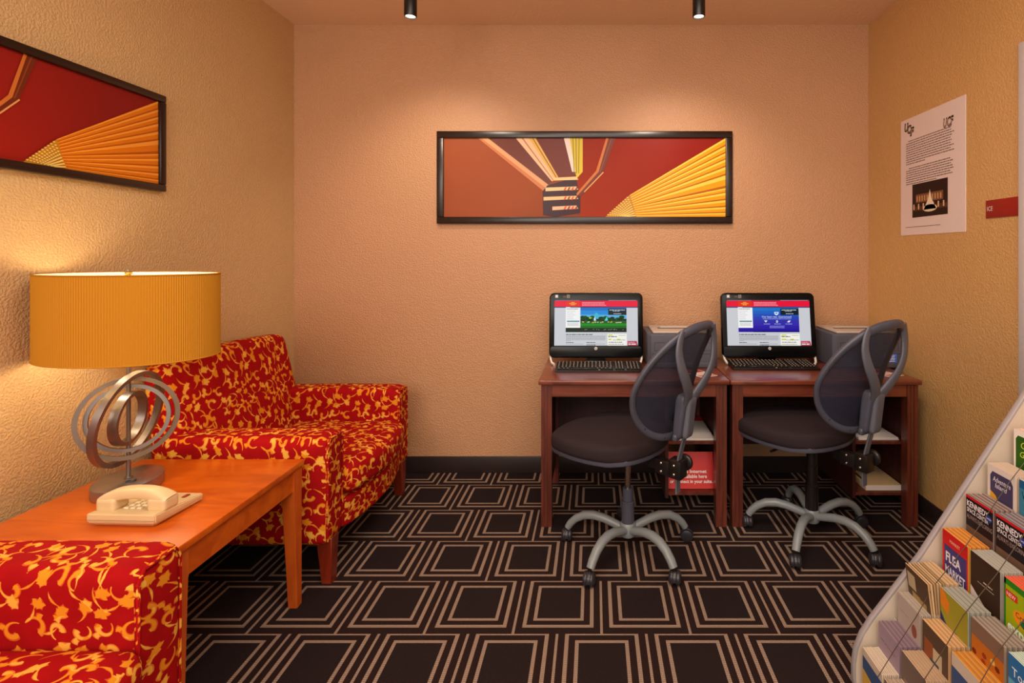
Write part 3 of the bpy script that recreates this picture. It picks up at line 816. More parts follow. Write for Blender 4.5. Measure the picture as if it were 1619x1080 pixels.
# ------------------------------------------------------------------ computers
M_gloss = mat('gloss_black', rgb(10, 9, 10), rough=.2, spec=.15)
M_dkpl = mat('dark_plastic', rgb(22, 18, 18), rough=.35)
M_clear = mat('frosted_foot', rgb(235, 228, 215), rough=.3)
def rrect(w, h, r, n=6, cz=0):
    p = []
    for (cx, cy, a0) in ((w/2-r, h/2-r, 0), (-w/2+r, h/2-r, 90), (-w/2+r, -h/2+r, 180), (w/2-r, -h/2+r, 270)):
        for k in range(n + 1):
            a = math.radians(a0 + 90 * k / n); p.append((cx + r * math.cos(a), cy + r * math.sin(a) + cz))
    return p
def webpage(F, W, H, kind):
    S = 1.0
    def r(x0, y0, x1, y1, c, L=2): F.rect(x0 * W, (1 - y1) * H, x1 * W, (1 - y0) * H, c, L)
    R = random.Random(11)
    r(0, 0, 1, 1, 'd2d4da', 1)
    r(0, 0, 1, .025, '3c3c48'); F.words(.01 * W, .3 * W, .98 * H, .002, '9a9aa2', R, 3); F.words(.65 * W, .98 * W, .98 * H, .002, 'b8b8c0', R, 3)
    r(0, .025, 1, .155, 'f4103a'); r(0, .15, 1, .178, '3a3f78')
    r(.14, .035, .30, .15, 'f03018', 3)
    F.text('HOTEL SUITES', .22 * W, .905 * H, .007, 'f8c050', 4, w=.09 * W, align='CENTER') if False else None
    for i, (a, c_) in enumerate(((.20, .24), (.175, .265), (.195, .245))): r(a, .055 + i * .025, c_, .07 + i * .025, 'f8b050', 4)
    for i in range(3): F.words(.33 * W, (.60 if i < 2 else .62) * W, (.93 - i * .03) * H, .003, 'f8b8c8', R, 3)
    # booking panel
    r(.135, .175, .31, .615, 'fcfcfc', 6); r(.135, .165, .19, .185, 'fcfcfc', 6)
    F.words(.145 * W, .29 * W, .79 * H, .003, '4a4a50', R, 7)
    for i in range(5): F.words(.15 * W, (.20 + R.uniform(0, .08)) * W, (.745 - i * .042) * H, .002, 'b0a8a8', R, 7)
    r(.15, .46, .30, .485, '2a8494', 7)
    for i in range(3): F.words(.155 * W, .29 * W, (.485 - i * .025) * H, .002, '9a8a8a', R, 7)
    # hero picture
    if kind == 0:
        r(.135, .178, .865, .71, '101c10', 2)
        r(.31, .178, .865, .42, '1c8ee0', 3); r(.31, .178, .865, .24, '1474cc', 4); r(.31, .33, .865, .42, '5cb4e4', 4)
        for k in range(26):
            x = .33 + R.random() * .5
            if .49 < x < .53: continue
            F.disc(x * W, (1 - R.uniform(.38, .45)) * H, .03 * W, .035 * H, R.choice(('0c3a18', '12501c', '0a2c14')), 5, 9)
        F.poly([(.44 * W, .60 * H), (.58 * W, .60 * H), (.50 * W, .72 * H)], '40c0d8', 4)
        F.poly([(.47 * W, .54 * H), (.50 * W, .54 * H), (.484 * W, .64 * H)], 'd0f4f4', 6)
        F.poly([(.60 * W, .54 * H), (.64 * W, .54 * H), (.632 * W, .64 * H)], '60d8e0', 6)
        F.disc(.43 * W, .60 * H, .018 * W, .02 * H, 'a8c820', 6, 8)
        r(.31, .46, .865, .52, '1c5a1c', 5)
        for k in range(20): F.disc((.33 + R.random() * .5) * W, (.505 + R.uniform(-.008, .01)) * H, .012 * W, .008 * H, R.choice(('e8d8a0', 'f0c040', 'e8e8d0')), 6, 7)
        r(.31, .52, .865, .60, '109018', 5); r(.31, .57, .865, .62, '0c6c14', 6); r(.135, .64, .865, .70, '10240f', 5)
        for k in range(14): F.disc((.33 + R.random() * .5) * W, (.35 + R.uniform(-.01, .01)) * H, .008 * W, .005 * H, 'a8b8a0', 6, 6)
    else:
        cols = ('1478d0', '1c64c8', '2252c0', '2c42b8', '3434b0', '3a2cb0', '3022a8', '2818a0')
        for i, c_ in enumerate(cols): r(.135, .178 + i * .066, .865, .178 + (i + 1) * .066 + .001, c_, 3)
        F.text('Our best rate. Guaranteed.', .60 * W, .605 * H, .0105, 'e8ecff', 5, w=.36 * W, align='CENTER')
        F.words(.43 * W, .77 * W, .575 * H, .0028, 'b0b8f0', R, 5)
        F.poly([(.57 * W, .73 * H), (.625 * W, .73 * H), (.62 * W, .68 * H), (.597 * W, .655 * H), (.575 * W, .68 * H)], 'f0f4ff', 5)
        r(.583, .285, .612, .31, '4a8ae0', 6)
        F.poly([(.445 * W, .545 * H), (.487 * W, .545 * H), (.466 * W, .50 * H)], 'f0f4ff', 5)
        r(.59, .455, .612, .50, 'f0f4ff', 5); r(.595, .465, .607, .485, '3434b0', 6)
        F.poly([(.72 * W, .51 * H), (.74 * W, .545 * H), (.765 * W, .54 * H), (.745 * W, .50 * H)], 'f0f4ff', 5)
        for x in (.44, .565, .70): F.words(x * W, (x + .08) * W, .465 * H, .0022, 'c8d0ff', R, 5)
        for i in range(3): F.words(.51 * W, .69 * W, (.42 - i * .02) * H, .002, 'a0a8f0', R, 5)
        r(.31, .69, .865, .71, '181060', 5)
    r(.645, .195, .865, .335, '10202c', 6)
    F.words(.66 * W, .845 * W, .765 * H, .0035, 'e0e8f0', R, 7); F.words(.70 * W, .79 * W, .74 * H, .003, 'c0c8d0', R, 7); F.words(.71 * W, .80 * W, .685 * H, .0028, 'd8e0e8', R, 7)
    # lower text
    F.words(.14 * W, .46 * W, .23 * H, .0045, '55555c', R, 3)
    for i in range(6): F.words(.14 * W, (.61 if i < 5 else .20) * W, (.205 - i * .021) * H, .0022, '8c8c94', R, 3)
    F.words(.14 * W, .23 * W, .06 * H, .0035, '44444c', R, 3); F.words(.385 * W, .49 * W, .06 * H, .0035, '44444c', R, 3)
    F.words(.14 * W, .35 * W, .03 * H, .0022, '8c8c94', R, 3); F.words(.385 * W, .60 * W, .03 * H, .0022, '8c8c94', R, 3)
    F.words(.385 * W, .50 * W, .008 * H, .0032, '44444c', R, 3)
    r(.635, .745, .865, 1, 'fbfbf4', 3)
    F.words(.645 * W, .71 * W, .215 * H, .006, 'd8d830', R, 4); F.words(.645 * W, .75 * W, .185 * H, .005, '66665c', R, 4); F.words(.77 * W, .85 * W, .215 * H, .003, 'b8b870', R, 4)
    F.words(.645 * W, .70 * W, .12 * H, .007, 'd8d830', R, 4); F.words(.75 * W, .79 * W, .12 * H, .007, 'd8d830', R, 4); F.words(.70 * W, .85 * W, .115 * H, .0025, '66665c', R, 4)
    F.words(.65 * W, .82 * W, .065 * H, .004, '77776c', R, 4); F.words(.645 * W, .83 * W, .025 * H, .003, '88887c', R, 4)
    F.poly([(.875 * W, 0), (1 * W, 0), (.985 * W, .10 * H), (.875 * W, .10 * H)], 'c04858', 4)
    F.words(.885 * W, .96 * W, .065 * H, .003, 'f0c0c8', R, 5); F.words(.885 * W, .975 * W, .02 * H, .006, 'f4e8ec', R, 5)

MW, MH = .528, .364
def make_monitor(label, X, Y, rz, kind):
    t = thing('desktop_computer', label, 'computer', (X, Y, DH), rz)
    tilt = math.radians(-7)   # top leans back (+y)
    M = Matrix.Translation((0, 0, .034)) @ Matrix.Rotation(tilt, 4, 'X') @ Matrix.Translation((0, 0, MH / 2))
    b = B()
    b.prism(rrect(MW, MH, .030, 8), 0, .034, M_gloss, .006, M, True, 'Y', 3)
    b.prism(rrect(MW * .8, MH * .7, .05, 6), .030, .055, M_dkpl, .01, M, True, 'Y', 2)
    body = b.build('monitor_body', t)
    b = B(); b.prism(rrect(MW - .006, .062, .02, 6, -MH / 2 + .034), -.005, .004, M_gloss, .003, M, True, 'Y', 3); b.build('speaker_bar', t)
    # screen
    SW, SH = .470, .257
    b = B(); R3 = M.to_3x3()
    O = M @ Vector((-SW / 2, -.0008, MH / 2 - .039 - SH))
    F = Flat(b, O, R3 @ Vector((1, 0, 0)), R3 @ Vector((0, 0, 1)), R3 @ Vector((0, -1, 0)), emit=.88, eps=.0001)
    webpage(F, SW, SH, kind)
    b.build('screen', t, 'lit screen showing a hotel web page with a %s banner' % ('green garden' if kind == 0 else 'blue violet'))
    # round logo
    b = B(); O = M @ Vector((-.012, -.0056, -MH / 2 + .042))
    F = Flat(b, O, R3 @ Vector((1, 0, 0)), R3 @ Vector((0, 0, 1)), R3 @ Vector((0, -1, 0)), eps=.0003)
    F.disc(.0105, .0105, .0085, .0085, 'dcd8d2', 1, 24); F.text('hp', .0105, .0065, .0085, '50525a', 2, align='CENTER', shear=.3, bold=.02)
    b.build('logo', t, 'round silver logo')
    b = B(); O = M @ Vector((-MW / 2, -.0004, MH / 2 - .035))
    F = Flat(b, O, R3 @ Vector((1, 0, 0)), R3 @ Vector((0, 0, 1)), R3 @ Vector((0, -1, 0)), eps=.0003)
    F.rect(.032, .006, .049, .024, 'b0b4b8', 1); F.disc(.0405, .015, .005, .005, 'eef4f8', 2, 10)
    F.rect(.062, .007, .070, .022, '3a3a3c', 1); F.rect(.076, .008, .094, .017, '5c5650', 1); F.rect(.098, .005, .115, .024, '8c8c84', 1)
    for i in range(4): F.rect(.101, .008 + i * .004, .112, .010 + i * .004, '55554e', 2)
    b.build('sticker', t, 'small grey stickers')
    for s in (-1, 1):
        b = B(); x = s * (MW / 2 - .012)
        b.tube([(x, .03, .075), (x + s * .004, .018, .048), (x + s * .002, .002, .026), (x - s * .006, -.022, .010), (x - s * .02, -.040, .0065)], .0075, M_clear, 10, flat=(.8, 1.1, .7))
        b.build('foot', t, 'translucent white curved foot')
    b = B(); b.b2((-.06, .03, .0005), (.06, .12, .012), M_dkpl, .003); b.b2((-.05, .045, .008), (.05, .06, .12), M_dkpl, .003); b.build('rear_stand', t)
    return t
make_monitor('black all-in-one computer on the left desk, green garden banner on its screen', .0125, 2.90, 0, 0)
make_monitor('black all-in-one computer on the right desk, blue violet banner on its screen', .985, 2.90, 0, 1)

# keyboards
M_kb = mat('keyboard_case', rgb(34, 22, 18), rough=.3)
M_kc = mat('keycaps', rgb(34, 27, 24), rough=.3)
def make_kb(label, X, Y, rz, lit):
    t = thing('keyboard', label, 'keyboard', (X, Y, DH + .0005), rz)
    W, D = .458, .162
    bb = bmesh.new(); w, d = W / 2, D / 2
    bot = [bb.verts.new(p) for p in ((-w, -d, 0), (w, -d, 0), (w, d, 0), (-w, d, 0))]
    top = [bb.verts.new(p) for p in ((-w, -d, .011), (w, -d, .011), (w, d, .024), (-w, d, .024))]
    bb.faces.new(bot[::-1]); bb.faces.new(top)
    for i in range(4): bb.faces.new((bot[i], bot[(i+1) % 4], top[(i+1) % 4], top[i]))
    bmesh.ops.bevel(bb, geom=bb.edges[:], offset=.003, segments=2, affect='EDGES')
    b = B(); b._merge(bb, M_kb); 
    F = Flat(b, (-.006, -d + .006, .0123), (1, 0, 0), (0, 1, .08), (0, -.08, 1), eps=.0002); F.disc(.006, .005, .005, .004, 'd0c8c0', 1)
    b.build('keyboard_case', t)
    b = B(); R = random.Random(3); leg = hexm('e0d2b8')
    for r in range(6):
        y = -d + .028 + r * .0225; x = -w + .012
        segs = ((0, .295, 15), (.305, .355, 3), (.365, .438, 4))
        for (a, c, nk) in segs:
            if r == 0 and nk == 15: ws = [.024, .018, .018, .118, .018, .018, .018, .024]
            else: ws = [(c - a) / nk - .0] * nk
            xx = x + a - .005
            sc = (c - a) / sum(ws)
            for wk in ws:
                wk *= sc
                z = .011 + (.024 - .011) * (y + d) / D
                b.box((xx + wk / 2, y, z + .003), (wk - .003, .0185, .006), M_kc, .0012, 1)
                if wk < .03:
                    b.box((xx + wk / 2 - .002, y + .003, z + .0062), (.0058, .0045, .0004), leg)
                xx += wk
    o = b.build('keys', t, 'rows of dark keys with pale legends'); o['kind'] = 'stuff'
    return t
make_kb('dark computer keyboard on the left desk, below the garden screen', .028, 2.762, 0, 1)
make_kb('dark computer keyboard on the right desk, below the blue violet screen', .968, 2.815, math.radians(-1), 0)

# ------------------------------------------------------------------ printers
M_pg = mat('printer_grey', rgb(80, 81, 94), rough=.5)
M_pd = mat('printer_groove', rgb(40, 40, 46), rough=.6)
M_pt = mat('printer_cover', rgb(190, 174, 160), rough=.55)
def make_printer(label, X0, Y0, sticker):
    W, D, H = .378, .33, .180
    t = thing('printer', label, 'printer', (X0 + W / 2, Y0 + D / 2, DH + .0005))
    b = B(); w, d = W / 2, D / 2
    pts = [(-w, -d + .02), (-w + .018, -d), (w - .018, -d), (w, -d + .02), (w, d), (-w, d)]
    b.prism(pts, 0, H, M_pg, .006, seg=3); body = b.build('printer_body', t)
    b = B(); b.box((0, -.0, H + .006), (W - .06, D - .06, .012), M_pt, .006, 3); b.build('top_cover', t, 'beige top cover')
    b = B(); b.b2((-w + .07, -.02, H + .0125), (w - .07, -.002, H + .0145), M_pd)
    b.b2((-w + .09, .01, H + .012), (w - .09, .05, H + .0138), mat('paper_white', rgb(228, 220, 210))); b.build('output_slot', t, 'dark paper slot')
    b = B(); yf = -d - .0006
    for (x0, z0, x1, z1) in ((-w + .035, .135, w - .03, .137), (-w + .035, .092, w - .03, .094), (-w + .035, .092, -w + .037, .137), (w - .032, .092, w - .03, .137), (-w + .02, .074, w - .02, .0765)):
        b.b2((x0, yf, z0), (x1, yf + .002, z1), M_pd)
    b.build('tray_outline', t)
    if sticker:
      b = B(); b.b2((w - .11, yf - .003, .028), (w - .04, yf + .002, .075), mat('label_blue', rgb(70, 110, 200), rough=.4))
      F = Flat(b, (w - .11, yf - .003, .028), (1, 0, 0), (0, 0, 1), (0, -1, 0)); R = random.Random(2)
      for i in range(5): F.words(.006, .06, .006 + i * .008, .003, 'e8eefc', R, 1)
      b.build('information_label', t, 'blue and white label')
    b = B(); b.b2((-w + .05, yf - .006, .002), (w - .05, yf + .002, .030), M_pg, .003); b.build('paper_tray', t)
    return t
make_printer('grey printer with beige top between the two computers', .292, 2.80, False)
make_printer('grey printer with beige top beside the golden wall, right of both computers', 1.296, 2.80, True)

# leaflets on desks and shelf contents
M_wp = mat('white_paper', rgb(226, 218, 212), rough=.7)
def leaflet(label, X, Y, rz):
    b = B(); b.b2((-.05, -.075, 0), (.05, .075, .001), M_wp)
    F = Flat(b, (-.05, -.075, .001), (1, 0, 0), (0, 1, 0), (0, 0, 1)); F.rect(.004, .10, .096, .146, 'b0302a', 1); F.rect(.004, .004, .096, .05, 'c88a78', 1)
    R = random.Random(9)
    for i in range(4): F.words(.01, .09, .06 + i * .009, .003, '9a8888', R, 1)
    o = b.build('leaflet'); o.location = (X, Y, DH + .0006); o.rotation_euler = (0, 0, rz); tag(o, label, 'leaflet')
leaflet('small printed leaflet lying before the printer on the left desk', .545, 2.66, .5)
leaflet('small printed leaflet lying before the printer on the right desk', 1.49, 2.665, .5)

b = B(); b.b2((-.1, -.14, 0), (.1, .14, .006), M_wp, .0008); b.b2((-.1, -.139, .0062), (.1, .141, .009), M_wp, .0005)
o = b.build('paper_stack'); o.location = (D1X + .31, 2.74, .4005); tag(o, 'white papers on the upper shelf of the left desk', 'paper')
b = B(); b.b2((-.105, -.05, 0), (.105, .02, .004), hexm('b01c18')); o = b.build('red_folder'); o.location = (D1X + .31, 2.94, .4005); tag(o, 'red folder edge behind the white papers on the left desk shelf', 'folder')
b = B(); b.b2((-.1, -.14, 0), (.1, .14, .007), M_wp, .0008); b.b2((-.1, -.137, .0072), (.1, .143, .012), M_wp, .0005)
o = b.build('paper_stack'); o.location = (D2X + .30, 2.745, .4005); tag(o, 'white papers on the upper shelf of the right desk', 'paper')
# ream: a thick block with dark strip
b = B(); b.b2((-.09, -.13, .0005), (.09, .13, .030), mat('ream_wrap', rgb(206, 176, 130), rough=.6), .002)
b.b2((-.0905, -.131, .003), (.0905, -.1295, .028), M_wp); b.b2((-.078, -.1, .0301), (-.066, .12, .0306), hexm('1e1410'))
o = b.build('paper_ream'); o.location = (D2X + .325, 2.735, .1455); o.rotation_euler = (0, 0, 0); tag(o, 'thick tan block of paper on the lower shelf of the right desk', 'paper')
# red notice card, leaning on the back of the cubby
b = B(); NW, NH = .240, .175
M_notice = mat('notice_red', rgb(206, 26, 22), rough=.5)
b.b2((0, 0, 0), (NW, .004, NH), M_notice)
F = Flat(b, (0, -.0002, 0), (1, 0, 0), (0, 0, 1), (0, -1, 0), eps=.0003)
for i, (s_, ww) in enumerate((('Wireless Internet', .186), ('access available here', .186), ('or connect in your suite.', .213))):
    F.text(s_, .012, .074 - i * .0235, .016, 'f8eeea', 1, w=ww * 1.02, bold=.02)
o = b.build('notice_card'); o.location = (.374, 2.625, .147); o.rotation_euler = (math.radians(-20), 0, 0)
tag(o, 'red notice card about internet access leaning on the lower shelf of the left desk', 'sign')

# ------------------------------------------------------------------ office chairs (local: facing +y, sitter's right +x)
M_seat = mat('seat_fabric', rgb(46, 36, 38), rough=.85, spec=.2, bump=(600, .5, .001))
M_gp = mat('charcoal_plastic', rgb(72, 73, 86), rough=.38)
M_gp2 = mat('charcoal_plastic_light', rgb(94, 95, 106), rough=.42)
M_base_g = mat('grey_painted_metal', rgb(128, 134, 136), rough=.35)
M_caster = mat('caster_plastic', rgb(42, 40, 46), rough=.35)
M_mesh = mat('mesh_fabric', rgb(36, 38, 56), rough=.7, alpha=.80)
tt = NT(M_mesh); bs = M_mesh.node_tree.nodes['Principled BSDF']; tc = tt.n('ShaderNodeTexCoord')
sx_ = tt.n('ShaderNodeSeparateXYZ'); tt.lk(tc.outputs['Object'], sx_.inputs[0])
ga = tt.m('SINE', tt.m('MULTIPLY', sx_.outputs[0], 2*PI/.0042)); gb = tt.m('SINE', tt.m('MULTIPLY', sx_.outputs[2], 2*PI/.0042))
tt.lk(tt.m('SUBTRACT', .98, tt.m('MULTIPLY', tt.m('GREATER_THAN', tt.m('ADD', ga, gb), .95), .7)), bs.inputs['Alpha'])
M_bolt = mat('bright_bolt', rgb(225, 222, 215), rough=.2, metal=1)
M_chrome = mat('chrome', rgb(190, 185, 180), rough=.15, metal=1)
def make_chair(label, loc, face, lift_chrome):
    """face: world heading (deg) the chair faces; base star stays as photographed"""
    rz = math.radians(face - 90)
    t = thing('office_chair', label, 'chair', loc, rz)
    # star base
    b = B(); b.lathe([(0, .075), (.030, .075), (.036, .085), (.036, .125), (.030, .135), (0, .135)], M_base_g, 28); b.build('hub', t)
    for k in range(5):
        a = math.radians(90.5 + 72 * k) - rz
        c, s = math.cos(a), math.sin(a)
        P = [(.02, .104), (.06, .118), (.11, .134), (.16, .141), (.205, .135), (.245, .114), (.272, .088), (.286, .066)]
        b = B(); b.tube([(c * r, s * r, z) for r, z in P], [.0165, .0172, .0178, .018, .0175, .017, .0165, .0155], M_base_g, 14, flat=(1, 1.08, .85), up=(0, 0, 1)); b.build('base_leg', t)
        # caster: stem, hood, twin wheels
        cx, cy = c * .292, s * .292; yaw = a + (0.9, -1.3, .4, 2.2, -.5)[k]
        M = Matrix.Translation((cx, cy, 0)) @ Matrix.Rotation(yaw, 4, 'Z')
        b = B(); b.tube([(0, 0, .040), (0, 0, .072)], .008, M_dkpl, 10, M=M)
        hood = [(.031 * math.cos(q), .029 + .031 * math.sin(q)) for q in [math.radians(v) for v in range(-10, 191, 20)]]
        b.prism(hood, -.0085, .0085, M_caster, .003, M @ Matrix.Translation((.004, 0, 0)), True, 'Y')
        cs = b.build('caster', t, 'black twin-wheel caster')
        for sd in (-1, 1):
            b = B(); MM = M @ Matrix.Translation((.004, sd * .0122, .0290)) @ Matrix.Rotation(PI / 2, 4, 'X')
            b.lathe([(0, -.0118), (.017, -.0118), (.0245, -.008), (.0285, -.002), (.0285, .003), (.0265, .009), (.020, .0118), (0, .0118)], M_caster, 24, MM); b.build('wheel', cs)
    # column
    b = B()
    if lift_chrome:
        b.cyl(.0285, .122, .232, M_gp, 28); b.cyl(.0235, .231, .288, M_gp, 28)
        b.build('column_cover', t); b = B(); b.cyl(.0125, .287, .455, M_chrome, 20); b.build('gas_piston', t, 'chrome piston')
    else:
        b.cyl(.0295, .122, .255, M_dkpl, 28); b.cyl(.0265, .254, .345, M_dkpl, 28); b.cyl(.0245, .344, .452, M_dkpl, 28); b.build('column_cover', t)
    # seat
    cy0 = .085
    def shape(co):
        x, y, z = co
        f = (y + .245) / .49                       # 0 rear .. 1 front
        wsc = .86 + .14 * math.sin(min(1, f * 1.25) * PI / 2)
        fall = -.006 * max(0, f - .72) / .28
        e = (1 - (abs(x) / .25) ** 2 * .8)
        dome = .016 * e * (1 - abs(2 * f - 1) ** 2) if z > 0 else 0
        rear = .014 * max(0, .2 - f) / .2
        # squarish-round plan
        xn, yn = min(1, abs(x / .25)), min(1, abs(y / .245))
        return Vector((x * wsc * 1.02 * math.sqrt(1 - .36 * yn * yn), y * 1.02 * math.sqrt(1 - .36 * xn * xn), z + fall + dome + rear))
    b = B(); b.rbox((.25, .245, .036), .032, M_seat, 18, shape, Matrix.Translation((0, cy0, .499))); b.build('seat', t, 'dark padded seat')
    b = B(); b.rbox((.238, .233, .014), .010, M_gp, 12, shape, Matrix.Translation((0, cy0, .463)))
    b.b2((-.09, -.09 + cy0, .435), (.09, .10 + cy0, .456), M_gp, .006)
    b.b2((-.19, .08, .444), (-.13, .24, .456), M_gp, .004); b.b2((.13, .08, .444), (.19, .24, .456), M_gp, .004)
    b.build('seat_pan', t)
    if not lift_chrome:
        B().tube([(-.02, .06, .437), (-.16, .06, .432), (-.22, .06, .430)], .006, M_dkpl, 8).build('height_lever', t)
    # bracket and tension knob behind the seat
    b = B(); b.b2((-.022, -.262, .418), (.022, -.12, .458), M_dkpl, .002)
    b.b2((-.030, -.280, .402), (.030, -.222, .476), M_dkpl, .002); b.b2((-.0325, -.226, .408), (-.026, -.160, .466), M_dkpl, .001)
    br = b.build('back_bracket', t)
    for (yy, zz) in ((-.250, .457), (-.250, .420), (-.190, .455), (-.190, .420)):
        B().lathe([(0, 0), (.006, 0), (.0055, .003), (.003, .0045), (0, .005)], M_bolt, 12, Matrix.Translation((-.0300 if yy < -.23 else -.0325, yy, zz)) @ Matrix.Rotation(-PI / 2, 4, 'Y')).build('bolt', br, 'bright bolt')
    b = B(); b.lathe([(0, 0), (.028, 0), (.034, .004), (.034, .016), (.028, .020), (0, .020)], M_dkpl, 28, Matrix.Translation((.036, -.262, .452)) @ Matrix.Rotation(PI / 2, 4, 'Y')); b.cyl(.008, -.02, .01, M_bolt, 12, Matrix.Translation((.036, -.262, .452)) @ Matrix.Rotation(PI / 2, 4, 'Y')); b.build('tension_knob', t, 'round black knob')
    # upright flat bar
    b = B(); b.tube([(0, -.252, .335), (0, -.252, .43), (0, -.262, .49), (0, -.280, .56), (0, -.292, .61)], 1, M_gp2, 8, flat=(.004, .018, .35), up=(0, 1, 0)); b.build('upright_bar', t)
    # backrest surface: s = half width coordinate, z = height; wrap pulls the sides forward
    def bp(x, z, off=0):
        r0 = .238 + (z - .6) * .305
        return Vector((x, -(r0 - 1.55 * x * x) - off, z))
    zc, zb, zt = .80, .575, 1.046
    def outline(a):   # a: angle; egg shape, broad low, narrower top
        ca, sa = math.cos(a), math.sin(a)
        z = zc + (sa * (zt - zc) if sa > 0 else sa * (zc - zb))
        if sa > 0: x = .252 * math.copysign(abs(ca) ** .78, ca) * (1 - .10 * sa)
        else: x = .252 * math.copysign(abs(ca) ** .88, ca)
        return x, z
    N_ = 72; pts = [bp(*outline(2 * PI * k / N_)) for k in range(N_)]
    b = B(); rad = [.0130 + .0035 * max(0, math.sin(2 * PI * k / N_)) for k in range(N_)]
    b.tube(pts, rad, M_gp, 12, closed=True, flat=(.8, 1.15, .8), up=lambda i, p: (0, 1, 0)); fr = b.build('backrest_frame', t)
    b = B()
    for k in (9, 27, 33, 45, 51, 63, 3):
        p = bp(*outline(2 * PI * k / N_), .0115); b.cyl(.003, -.001, .002, M_dkpl, 10, Matrix.Translation(p) @ Matrix.Rotation(PI / 2, 4, 'X'))
    b.build('frame_screws', fr)
    b = B(); bb = bmesh.new(); nr = 10
    rings = [[bb.verts.new(bp(0, zc, -.004))]]
    for j in range(1, nr + 1):
        f = j / nr; ring_ = []
        for k in range(N_):
            x, z = outline(2 * PI * k / N_); x *= f; z = zc + (z - zc) * f
            ring_.append(bb.verts.new(bp(x, z, -.004)))
        rings.append(ring_)
    for k in range(N_): bb.faces.new((rings[0][0], rings[1][k], rings[1][(k + 1) % N_]))
    for j in range(1, nr):
        for k in range(N_): bb.faces.new((rings[j][k], rings[j + 1][k], rings[j + 1][(k + 1) % N_], rings[j][(k + 1) % N_]))
    b._merge(bb, M_mesh, None, True); b.build('backrest_mesh', t, 'dark see-through mesh')
    # spine: two arms sweeping up to the frame
    for s in (-1, 1):
        A = [(s * .020, .735, .030), (s * .05, .775, .040), (s * .100, .83, .050), (s * .142, .89, .050), (s * .158, .95, .036), (s * .150, 1.00, .018), (s * .135, 1.035, .006)]
        Q = [bp(x * .98, z, o_) for x, z, o_ in A]; W_ = [.028, .025, .022, .021, .020, .0185, .015]; pts = []; rr_ = []
        for i in range(len(Q) - 1):
            p0, p1, p2, p3 = Q[max(i - 1, 0)], Q[i], Q[i + 1], Q[min(i + 2, len(Q) - 1)]
            for k in range(5):
                u = k / 5
                pts.append(.5 * (2 * p1 + (p2 - p0) * u + (2 * p0 - 5 * p1 + 4 * p2 - p3) * u * u + (3 * p1 - p0 - 3 * p2 + p3) * u ** 3)); rr_.append(W_[i] * (1 - u) + W_[i + 1] * u)
        pts.append(Q[-1]); rr_.append(W_[-1])
        b = B(); b.tube(pts, rr_, M_gp2, 16, flat=(.42, 1.15, .8), up=(0, 1, .2)); b.build('spine_arm', t)
    def blk(co):
        x, y, z = co; f = (z + .092) / .184
        return Vector((x * (1.0 - .10 * abs(f - .4)), y * (.75 + .25 * f), z))
    b = B(); Ms = Matrix.Translation(bp(0, .668, .030)) @ Matrix.Rotation(.12, 4, 'X')
    b.rbox((.054, .026, .092), .016, M_gp, 8, blk, Ms @ Matrix.Translation((0, .008, 0))); b.rbox((.060, .012, .016), .011, M_gp, 6, None, Ms @ Matrix.Translation((0, .012, -.088)))
    b.rbox((.033, .014, .086), .013, M_gp2, 8, None, Ms @ Matrix.Translation((0, -.017, -.004)))
    b.build('spine_block', t)
    return t
make_chair('black mesh-backed office chair at the left desk, with a chrome piston', (.152, 2.325, 0), 142, True)
make_chair('black mesh-backed office chair at the right desk, with an all-black column', (1.028, 2.447, 0), 123, False)

# ------------------------------------------------------------------ brochure rack
M_rack = mat('rack_panel', rgb(205, 188, 168), rough=.55)
M_alu = mat('aluminium_edge', rgb(176, 170, 172), rough=.4, metal=.3)
M_wire = mat('grey_wire', rgb(90, 78, 66), rough=.4, metal=.6)
CY = 1.57; CYN = 1.57 - 4 * .117 - .02
rack = thing('brochure_rack', 'sloping cream brochure rack with rounded metal edge at the bottom right corner', 'rack', (1.25, (CY + CYN) / 2, 0))
yc = (CY + CYN) / 2
def L(x, y, z): return (x - 1.25, y - yc, z)
XTOP = 1.60
edge = [(.80, .0), (.790, .045), (.790, .09), (.797, .135), (.815, .18), (.845, .226), (.99, .415), (1.126, .622), (1.302, .893), (XTOP - .02, 1.33), (XTOP, 1.34)]
prof = edge + [(XTOP, 0)]
for yy in (CY, CYN - .018):
    b = B(); b.prism([(x - 1.25, z) for x, z in prof], yy - yc, yy + .018 - yc, M_rack, axis='Y')
    pn = b.build('side_panel', rack)
    b = B(); b.tube([L(x, yy + .009, z) for x, z in edge], .0085, M_alu, 12, up=(0, 1, 0), flat=(1.15, .6, .6)); b.build('edge_trim', pn, 'rounded silver metal edge')
rows = [(.80, .165), (.848, .243), (.905, .33), (.955, .418), (1.038, .520), (1.108, .622), (1.172, .715), (1.25, .816), (1.318, .91), (1.38, 1.0), (1.44, 1.09), (1.50, 1.18)]
BH = .225; lean = 0.0     # brochure height, lean (dx per dz)
for i, (x, z) in enumerate(rows):
    b = B()
    zb = max(.012, z - BH); xb = x - lean * (z - zb)
    # shelf floor and the tilted divider behind the stack
    b.b2(L(xb - .004, CYN, zb - .008), L(xb + .0635, CY, zb - .002), M_rack)
    b.prism([(xb + .0615 - 1.25, zb - .002), (xb + .0635 - 1.25, zb - .002), (x + .0635 - 1.25, z - .012), (x + .0615 - 1.25, z - .012)], CYN - yc, CY - yc, M_rack, axis='Y')
    b.build('tier', rack)
b = B(); b.b2(L(.80, CYN, .0), L(XTOP, CY, .006), M_rack); b.b2(L(XTOP - .01, CYN, .006), L(XTOP, CY, 1.33), M_rack); b.build('carcass', rack)
for yy in (1.447, 1.330, 1.213):
    b = B(); b.tube([L(x - .008, yy, z - .012) for x, z in rows], .0011, M_wire, 6); b.build('divider_wire', rack, 'thin grey wire')

